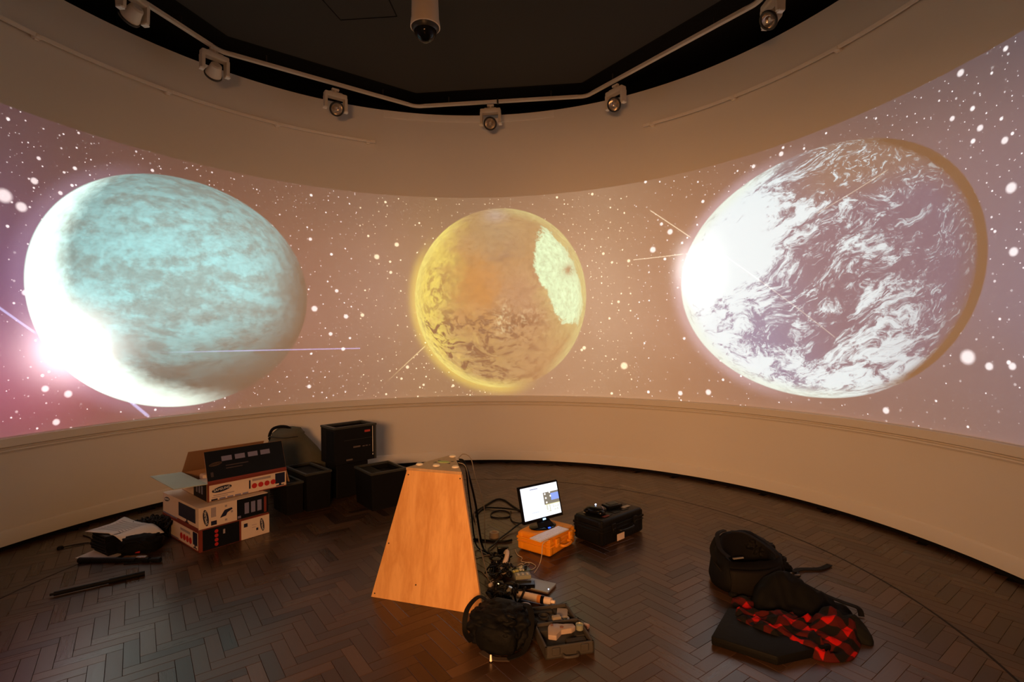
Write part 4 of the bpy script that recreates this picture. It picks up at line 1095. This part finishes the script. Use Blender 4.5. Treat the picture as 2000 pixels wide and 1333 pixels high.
t = thing('circuit_board', 'bare green circuit board with small parts on the electronics pile', 'electronics', (.035, 3.485, FZ+.055), radians(25))
MB().box((0, 0, .001), (.13, .085, .003)).done('board', mat('pcb_green', (.06, .085, .045), .4), t)
for k in range(9):
    MB().box((rng.uniform(-.055, .055), rng.uniform(-.032, .032), .007), (rng.uniform(.008, .022), rng.uniform(.006, .016), .010)).done('component', mat(['pcb_pale', 'pcb_yellow', 'pcb_black'][k % 3], [(.42, .42, .36), (.42, .40, .14), (.02, .02, .02)][k % 3], .5), t)
t = thing('grey_module', 'small grey electronics module in front of the circuit board', 'electronics', (.052, 3.395, FZ+.040), radians(10))
MB().box((0, 0, .014), (.105, .060, .026), bev=.004).done('module_body', mat('grey_green', (.20, .21, .17), .45), t)
for k in range(3): MB().box((-.03+.03*k, .0, .028), (.014, .030, .006)).done('connector', mat('pcb_pale', (.42, .42, .36), .5), t)
t = thing('network_switch', 'long flat black box below the grey module, cables plugged in', 'electronics', (.048, 3.325, FZ+.012), radians(3))
MB().box((0, 0, .014), (.160, .060, .028), bev=.003).done('switch_body', gm, t)
for k in range(5): MB().box((-.06+.03*k, -.031, .014), (.018, .003, .012)).done('port', mat('slot', (.004, .004, .004), .8), t)
t = thing('silver_laptop', 'closed silver blue slim laptop lying flat beside the electronics pile', 'laptop', (.155, 3.345, FZ), radians(-28))
MB().box((0, 0, .007), (.190, .135, .010), bev=.003).done('laptop_base', mat('laptop_brown', (.12, .075, .055), .4), t)
MB().box((0, 0, .0155), (.190, .135, .006), bev=.002).done('laptop_lid', mat('laptop_silver', (.24, .27, .28), .3, vary=.04), t)
MB().blob((.082, -.030, .0205), (.0035, .0035, .0025), sub=2, amp=0).done('lamp', mat('white_led', (.7, .8, 1), .3), t)
t = thing('led_module', 'dark little module with a glowing orange light near the pedestal foot', 'electronics', (-.105, 3.275, FZ+.045), radians(15))
MB().box((0, 0, .012), (.070, .045, .022), bev=.004).done('module_body', gm, t)
MB().blob((-.004, -.018, .026), (.0065, .0065, .005), sub=2, amp=0).done('orange_light', mat('orange_led', (1, .5, .1), .3, emit=(1.0, .62, .22), estr=5.0), t)
t = thing('plug', 'pale plug head lying left of the orange-lit module', 'plug', (-.155, 3.30, FZ+.030), radians(60))
MB().box((0, 0, .012), (.034, .022, .022), bev=.006, seg=2).done('plug_body', mat('plug_pale', (.42, .34, .27), .4), t, smooth=True)
MB().cyl((.026, 0, .012), .006, .02, Matrix.Identity(4), n=10).done('plug_neck', mat('plug_pale', (.42, .34, .27), .4), t)
t = thing('glass_jar', 'small shiny glass tube upright in the dark cable heap', 'jar', (-.055, 3.135, FZ+.035), 0)
MB().lathe([(0, 0), (.016, 0), (.017, .05), (.012, .06), (.012, .075), (0, .075)], 18, Matrix.Rotation(radians(22), 4, 'Y')).done('tube_body', mat('shiny_grey', (.30, .30, .27), .12, metal=.7), t, smooth=True)
t = thing('glue_cartridge', 'white cartridge tube with orange and black bands lying by the tool case', 'tube', (.018, 3.200, FZ+.028), radians(-25.2))
Mx = Matrix.Rotation(radians(90), 4, 'Y')
wh = mat('cartridge_white', (.72, .58, .48), .35, vary=.04)
for (nm, x0, x1, r_, m) in (('tube_cap', 0, .012, .020, wh), ('tube_body', .010, .135, .0235, wh), ('orange_band', .134, .158, .0240, mat('orange_label', (.62, .24, .06), .45)), ('black_band', .157, .178, .0243, gm), ('tube_end', .177, .222, .0215, wh), ('nozzle', .221, .246, .010, wh)):
    MB().cyl((0, 0, 0), r_, x1-x0, Matrix.Translation(((x0+x1)/2, 0, 0)) @ Mx, n=26).done(nm, m, t, smooth=True)
for k in range(3): MB().cyl((0, 0, 0), .0242, .003, Matrix.Translation((.035+.030*k, 0, 0)) @ Mx, n=26).done('rib', wh, t, smooth=True)
t = thing('round_lid', 'small round peach-white lid half under the black bag', 'tub', (.060, 3.070, FZ+.012), radians(20))  # a white lid lying loose, not a whole tub
MB().lathe([(0, .020), (.030, .018), (.036, .010), (.036, 0), (0, 0)], 26)  .done('lid_body', wh, t, smooth=True)

# ------------------------------------------------------------------ black bag and open tool case in front
bag_m = mat('bag_fabric', (.0085, .0085, .0085), .7, vary=.25, bump=.35, bscale=80)
t = thing('shoulder_bag', 'bulging black shoulder bag at the foot of the pedestal', 'bag', (-.078, 2.765, FZ), radians(-20))
b = MB().blob((0, 0, .080), (.170, .150, .100), seed=21, amp=.20, e=.78, floor=0, fold=.22, sub=5)
b.done('bag_body', bag_m, t, smooth='all')
MB().blob((.02, -.115, .07), (.115, .050, .070), seed=22, amp=.08, e=.7, floor=.0, sub=4).done('front_pocket', bag_m, t, smooth='all')
MB().blob((.0, .01, .145), (.13, .10, .035), seed=23, amp=.30, e=.8, sub=4, fold=.3).done('top_flap', mat('bag_flap', (.014, .013, .013), .6, bump=.2), t, smooth='all')
def strap(pts, w, th, name, m, parent):
    P = crom(pts, 7); B = MB(); rows = []
    for i, p in enumerate(P):
        d = (P[min(i+1, len(P)-1)]-P[max(i-1, 0)]).normalized(); s_ = d.cross(Vector((0, 0, 1)))
        s_ = s_.normalized() if s_.length > .05 else Vector((1, 0, 0)); n = s_.cross(d)
        rows.append([B.bm.verts.new(p+s_*w/2*a+n*th/2*c) for a, c in ((-1, -1), (1, -1), (1, 1), (-1, 1))])
    for A_, C in zip(rows, rows[1:]):
        for k in range(4): B.bm.faces.new((A_[k], A_[(k+1) % 4], C[(k+1) % 4], C[k]))
    B.bm.faces.new(rows[0][::-1]); B.bm.faces.new(rows[-1]); return B.done(name, m, parent, smooth=True)
web = mat('webbing', (.014, .013, .012), .75, vary=.15)
strap([(-.11, .09, .14), (-.16, .07, .17), (-.195, -.01, .13), (-.18, -.07, .05), (-.12, -.12, .03)], .028, .005, 'shoulder_strap', web, t)
strap([(.06, .10, .15), (.14, .07, .16), (.18, -.03, .10), (.165, -.11, .03), (.10, -.17, .014)], .030, .005, 'shoulder_strap', web, t)
strap([(-.05, -.155, .012), (.03, -.185, .010), (.11, -.165, .010)], .028, .005, 'loose_strap', mat('webbing_brown', (.05, .035, .028), .7), t)
t2 = thing('glow_streak', 'thin glowing orange-white streak, an added emissive stick, on the floor before the black bag', 'lamp', (-.125, 2.570, FZ), radians(0))  # emissive stick added to stand in for an orange-white glowing streak
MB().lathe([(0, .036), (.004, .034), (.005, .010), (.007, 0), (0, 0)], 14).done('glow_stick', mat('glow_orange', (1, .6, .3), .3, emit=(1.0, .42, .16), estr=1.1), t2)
MB().lathe([(0, .006), (.008, .005), (.010, 0), (0, 0)], 14).done('stick_foot', gm, t2)

tc_m = mat('tool_case_grey', (.050, .044, .040), .6, vary=.1, bump=.1)
tc_d = mat('tool_case_dark', (.026, .024, .022), .7, vary=.1)
t = thing('tool_case', 'open grey plastic tool case with moulded trays, right of the black bag', 'case', (.095, 2.815, FZ), radians(12.5))
TW = .262
def tray(y0, y1, h, name, wells):
    b = MB(); L0 = TW; cy_ = (y0+y1)/2; w_ = abs(y1-y0)
    b.box((L0/2, cy_, .006), (L0, w_, .012), bev=.004)
    e = .014
    for (x, y, dx, dy) in ((e/2, cy_, e, w_), (L0-e/2, cy_, e, w_), (L0/2, min(y0, y1)+e/2, L0, e), (L0/2, max(y0, y1)-e/2, L0, e)):
        b.box((x, y, h/2), (dx, dy, h), bev=.003)
    b.done(name, tc_m, t)
    for (x0_, y0_, x1_, y1_, hh) in wells:
        MB().box(((x0_+x1_)/2, (y0_+y1_)/2, hh/2+.008), (x1_-x0_, y1_-y0_, hh), bev=.004).done('tray_divider', tc_d, t)
tray(-.245, -.012, .062, 'base_tray', [(.015, -.075, .12, -.015, .040), (.13, -.20, .24, -.16, .038), (.20, -.15, .248, -.015, .036), (.14, -.235, .25, -.215, .034)])
tray(.0, .200, .040, 'lid_tray', [(.015, .02, .09, .09, .022), (.10, .015, .16, .07, .024), (.015, .15, .16, .188, .020), (.165, .10, .248, .188, .016)])
MB().box((TW/2, -.006, .020), (.20, .012, .014), bev=.004).done('hinge', tc_d, t)
for x in (.055, TW-.055): MB().box((x, -.250, .040), (.040, .012, .036), bev=.003).done('latch', tc_m, t)
MB().tube(crom([(.09, -.246, .02), (.10, -.275, .02), (.16, -.275, .02), (.17, -.246, .02)], 5), .007, 8).done('handle', tc_m, t, smooth=True)
MB().lathe([(0, .004), (.022, .004), (.026, .018), (.030, .018), (.030, 0), (0, 0)], 24, Matrix.Translation((.09, .098, .020))).done('round_recess', tc_d, t, smooth=True)
wpl = mat('white_plastic2', (.36, .28, .24), .4, vary=.06)
def in_case(lx, ly, z): 
    a = radians(12.5); return (.095+lx*cos(a)-ly*sin(a), 2.815+lx*sin(a)+ly*cos(a), FZ+z)
q = thing('glue_gun', 'white plastic glue gun lying in the near tray of the grey tool case', 'tool', in_case(.095, -.125, .062), radians(12))
MB().poly([(-.06, -.055), (-.02, -.075), (.02, -.02), (.075, -.03), (.105, -.01), (.10, .020), (.055, .030), (.045, .018), (.02, .035), (.0, .045), (-.025, .040), (-.04, .02)], 0, .026, bev=.005).done('tool_body', wpl, q, smooth=True)
MB().cyl((.030, -.002, .027), .010, .004, n=16).done('button', mat('rust_button', (.20, .08, .05), .5), q)
MB().cyl((-.015, .030, .027), .008, .003, n=16).done('dial', mat('rust_button', (.20, .08, .05), .5), q)
q = thing('small_jar', 'little round jar with a glassy rim at the far corner of the near tray', 'jar', in_case(.232, -.105, .052), 0)
MB().lathe([(0, .02), (.016, .02), (.019, .026), (.021, .026), (.021, 0), (0, 0)], 22).done('jar_body', mat('jar_glass', (.22, .23, .18), .15), q, smooth=True)
q = thing('tape_measure', 'round pale grey tool with a clear ring in the lid tray', 'tool', in_case(.200, .055, .014), radians(30))
MB().lathe([(.018, .0), (.030, .0), (.032, .012), (.028, .018), (.018, .016), (.018, 0)], 26).done('ring_body', mat('pale_ring', (.34, .31, .28), .3), q, smooth=True)
MB().box((0, 0, .006), (.02, .02, .012), bev=.003).done('core', gm, q)
q = thing('small_clamp', 'small beige block tool beside the round one in the lid tray', 'tool', in_case(.145, .030, .040), radians(15))
MB().box((0, 0, .012), (.050, .030, .022), bev=.004).done('tool_body', mat('beige_tool', (.28, .24, .19), .5), q); MB().box((-.015, .020, .010), (.020, .016, .018), bev=.003).done('tool_jaw', gm, q)
q = thing('print_card', 'pale card lying in the lid tray under the round tool', 'card', in_case(.21, .125, .0265), radians(-8))
MB().box((0, 0, .001), (.062, .085, .002)).done('card', mat('card_pale', (.30, .26, .24), .6), q)
q = thing('small_box', 'tiny pinkish white box on the floor right of the tool case', 'box', (.392, 2.862, FZ), radians(-35))
MB().box((0, 0, .012), (.036, .026, .022), bev=.003).done('box_body', mat('pinkish', (.50, .30, .26), .5), q); MB().box((.0, 0, .024), (.026, .016, .002)).done('box_label', lbl, q)

# ------------------------------------------------------------------ backpack, black jacket, flat case, plaid shirt
bp = mat('pack_black', (.010, .009, .009), .7, vary=.25, bump=.3, bscale=70)
bpg = mat('pack_grey', (.020, .016, .014), .75, vary=.12, bump=.3, bscale=90)
t = thing('backpack', 'open black and grey backpack lying on the floor at right', 'bag', (1.52, 3.40, FZ), radians(12))
b = MB(); NR = 32
def loop3(z, pts):
    P = crom([(x, y, zz if zz is not None else z) for x, y, zz in pts], 4, True); return P
ctr = [(-.19, -.13), (.0, -.17), (.17, -.15), (.24, -.02), (.22, .13), (.05, .19), (-.12, .16), (-.22, .03)]
levels = [(0, 1.0, 0), (.05, 1.06, .0), (.13, 1.0, .005), (.19, .92, .012)]
rings = []
for (z, sc, sh) in levels:
    P = loop3(z, [(x*sc+sh, y*sc+sh, z+(.035 if (y > .05 and z > .1) else 0)) for x, y in ctr]); rings.append([b.bm.verts.new(p) for p in P])
mouth = [(-.16, -.105, .175), (-.02, -.13, .16), (.12, -.12, .155), (.19, -.02, .20), (.15, .09, .27), (.02, .13, .285), (-.10, .11, .275), (-.17, .02, .225)]
rings.append([b.bm.verts.new(p) for p in crom(mouth, 4, True)])
rings.append([b.bm.verts.new((p.x*.86, p.y*.84, p.z-.012)) for p in crom(mouth, 4, True)])
rings.append([b.bm.verts.new((p.x*.78, p.y*.74, .05)) for p in crom(mouth, 4, True)])
for P, Q in zip(rings, rings[1:]):
    for i in range(len(P)): b.bm.faces.new((P[i], P[(i+1) % len(P)], Q[(i+1) % len(P)], Q[i]))
b.bm.faces.new(rings[0][::-1]); b.bm.faces.new(rings[-1])
for v in b.bm.verts:
    import mathutils.noise as mnz
    if v.co.z > .01: v.co += mnz.noise_vector(v.co*14)*.008
b.done('pack_body', bp, t, smooth='all')
fp = MB().grid(14, 8, lambda u, v: Vector((-.215+.37*u, -.178-.022*sin(pi*u)-.02*sin(pi*v)+.03*(u-.5)**2*4-(.0 if u > .1 else .0), .01+.155*v-.012*u)), .012)
fp.done('front_panel', bpg, t, smooth='all')
strap([(-.165, -.08, .205), (-.185, -.01, .235), (-.13, .10, .283), (-.05, .135, .292)], .028, .006, 'mouth_binding', bpg, t)
strap([(-.02, .11, .290), (.06, .07, .285), (.13, -.02, .24), (.16, -.10, .20), (.15, -.13, .16)], .026, .006, 'mouth_binding', bpg, t)
strap([(-.20, -.06, .10), (-.235, -.03, .17), (-.21, .04, .22), (-.15, .08, .27)], .030, .008, 'side_strap', web, t)
for k, (x, y, z, r_) in enumerate(((.20, .06, .16, .075), (.27, .03, .10, .06), (.14, .11, .20, .07), (.30, .0, .06, .05))):
    MB().blob((x, y, z), (r_, r_*.8, r_*.75), seed=30+k, amp=.3, fold=.2, floor=0).done('padded_strap', bp, t, smooth='all')
strap([(.28, .02, .045), (.36, -.005, .03), (.40, .02, .012), (.47, .045, .010), (.60, .02, .010), (.72, .06, .008)], .036, .006, 'waist_strap', web, t)
strap([(.27, -.05, .03), (.33, -.06, .02), (.38, -.04, .015), (.40, .01, .015)], .026, .006, 'waist_strap', web, t)
MB().box((.36, -.05, .022), (.045, .012, .012), bev=.003).done('buckle', mat('buckle_grey', (.16, .15, .14), .4), t)
MB().box((-.06, -.02, .165), (.075, .012, .006), Matrix.Identity(4)).done('inner_tag', mat('tag_grey', (.22, .20, .18), .5), t)
MB().blob((-.20, -.165, .014), (.030, .020, .016), seed=41, amp=.3, floor=0, sub=3).done('corner_tab', web, t, smooth='all')

def cloth(name, label, cat, outline, mfun, m, thick=.006, seed=0, base=.012, nx=46, ny=46, amp=.05):
    """crumpled cloth lying on the floor: a disc mapped to the outline, height by folded noise"""
    o_ = thing(name, label, cat)
    P = crom([(x, y, 0) for x, y in outline], 10, True); n = len(P)
    cx = sum(p.x for p in P)/n; cy = sum(p.y for p in P)/n
    import mathutils.noise as mnz
    B = MB(); rows = []
    RN = 30
    for k in range(RN+1):
        q = k/RN; row = []
        for i in range(n):
            p = Vector((cx+(P[i].x-cx)*q, cy+(P[i].y-cy)*q, 0))
            w_ = Vector((p.x*7+seed, p.y*7, seed*1.3))
            f_ = abs(mnz.noise(w_+mnz.noise_vector(w_*.5)*1.2)); g_ = mnz.noise(w_*2.1+Vector((5, 3, 1)))
            hgt = mfun(p.x, p.y, q)
            f2 = abs(mnz.noise(w_*1.9+Vector((2, 9, 4))))
            z = base+hgt*(1-.25*f_)+amp*(f_-.2+.45*(.25-f2))*min(1, (1-q)*4+.15)+g_*.012
            if q > .93: z = min(z, .010+ (1-q)*.35+.004)
            p.z = max(z, FZ+.0075+.0*q)
            if k: p += Vector((g_*.006, f_*.006, 0))
            row.append(B.bm.verts.new(p))
            if k == 0: break
        rows.append(row)
    for k in range(RN):
        A_, C = rows[k], rows[k+1]
        for i in range(n):
            if k == 0: B.bm.faces.new((A_[0], C[i], C[(i+1) % n]))
            else: B.bm.faces.new((A_[i], C[i], C[(i+1) % n], A_[(i+1) % n]))
    # close underneath
    bt_ = [B.bm.verts.new((v.co.x, v.co.y, FZ+.001)) for v in rows[-1]]
    for i in range(n): B.bm.faces.new((rows[-1][i], bt_[i], bt_[(i+1) % n], rows[-1][(i+1) % n]))
    B.bm.faces.new(bt_)
    B.done('cloth', m, o_, smooth='all')
    return o_
def bump_h(lst):
    return lambda x, y, q: sum(h*math.exp(-(((x-a)/sx)**2+((y-b_)/sy)**2)) for a, b_, sx, sy, h in lst)
# flat black case under the shirt
t = thing('laptop_sleeve', 'flat black padded sleeve on the floor under the red plaid shirt', 'case', (0, 0, 0))
MB().poly([(1.232, 2.978), (1.022, 2.690), (1.275, 2.508), (1.60, 2.60), (1.55, 2.86)], FZ, FZ+.048, bev=.010).done('sleeve_body', mat('sleeve_black', (.011, .011, .010), .65, vary=.2, bump=.2), t, smooth=True)
MB().tube([(1.035, 2.683, .032), (1.272, 2.512, .032)], .003, 6).done('zip', mat('zip_black', (.012, .011, .010), .8), t)
# black jacket
jk = cloth('black_jacket', 'crumpled black jacket between the backpack and the plaid shirt', 'clothing',
    [(1.40, 3.02), (1.44, 3.15), (1.60, 3.215), (1.76, 3.20), (1.84, 3.10), (1.95, 3.06), (1.93, 2.92), (1.80, 2.86), (1.62, 2.90), (1.50, 2.93)],
    bump_h([(1.62, 3.12, .15, .10, .17), (1.76, 3.02, .14, .09, .08), (1.50, 3.06, .10, .08, .06)]), mat('jacket_black', (.009, .009, .009), .75, vary=.25, bump=.2), seed=3, amp=.06)
strap([(1.74, 3.14, .12), (1.84, 3.08, .075), (1.93, 3.02, .05), (1.985, 2.975, .04), (1.98, 2.94, .012)], .030, .006, 'sleeve_edge', web, jk)
def plaid():
    m = bpy.data.materials.new('red_plaid'); m.use_nodes = True; t = m.node_tree; NT.tree = t
    b = t.nodes['Principled BSDF']; tc = nd('ShaderNodeTexCoord'); v = X(tc.outputs['Object'])
    v = vadd(v, vsc(vmath('SUBTRACT', noisev(v, 5.0), (.5, .5, .5)), .16))
    x, y, z = sep(v); a = .62
    u_ = x*cos(a)+y*sin(a)+z*.5; w_ = y*cos(a)-x*sin(a)+z*.35
    def stripe(q): 
        p = mth('PINGPONG', q, .060); return ss(.022, .028, p)
    s1, s2 = stripe(u_), stripe(w_)
    c = mixc(s1, (.50, .006, .004), (.065, .005, .004)); c2 = mixc(s1, (.070, .006, .005), (.006, .005, .005)); c = mixc(s2, c, c2)
    put(b.inputs['Base Color'], c); b.inputs['Roughness'].default_value = .85; b.inputs['Specular IOR Level'].default_value = .2
    return m
pl_m = plaid()
cloth('plaid_shirt', 'crumpled red and black plaid shirt thrown over the flat black sleeve', 'clothing',
    [(1.20, 2.88), (1.27, 2.95), (1.40, 2.90), (1.52, 2.91), (1.66, 2.86), (1.82, 2.86), (1.84, 2.74), (1.76, 2.63), (1.66, 2.545), (1.53, 2.53), (1.42, 2.62), (1.33, 2.69), (1.25, 2.78)],
    lambda x, y, q: .052*(1 if x < 1.56 else .55)+bump_h([(1.70, 2.74, .12, .10, .11), (1.42, 2.80, .10, .09, .03)])(x, y, q), pl_m, seed=8, amp=.12)
cloth('plaid_scarf', 'small piece of red and black plaid cloth in front of the backpack', 'clothing',
    [(1.30, 3.10), (1.35, 3.14), (1.42, 3.11), (1.50, 3.02), (1.42, 2.99), (1.33, 3.03)], bump_h([(1.37, 3.08, .08, .05, .05)]), pl_m, seed=12, amp=.03)
cloth('dark_hood', 'dark grey-green cloth bunched at the right end of the plaid shirt', 'clothing',
    [(1.72, 2.83), (1.80, 2.87), (1.88, 2.83), (1.885, 2.72), (1.84, 2.66), (1.79, 2.70), (1.75, 2.77)], bump_h([(1.81, 2.78, .08, .09, .10)]), mat('hood_dark', (.022, .024, .022), .8, bump=.2), seed=15, amp=.03)
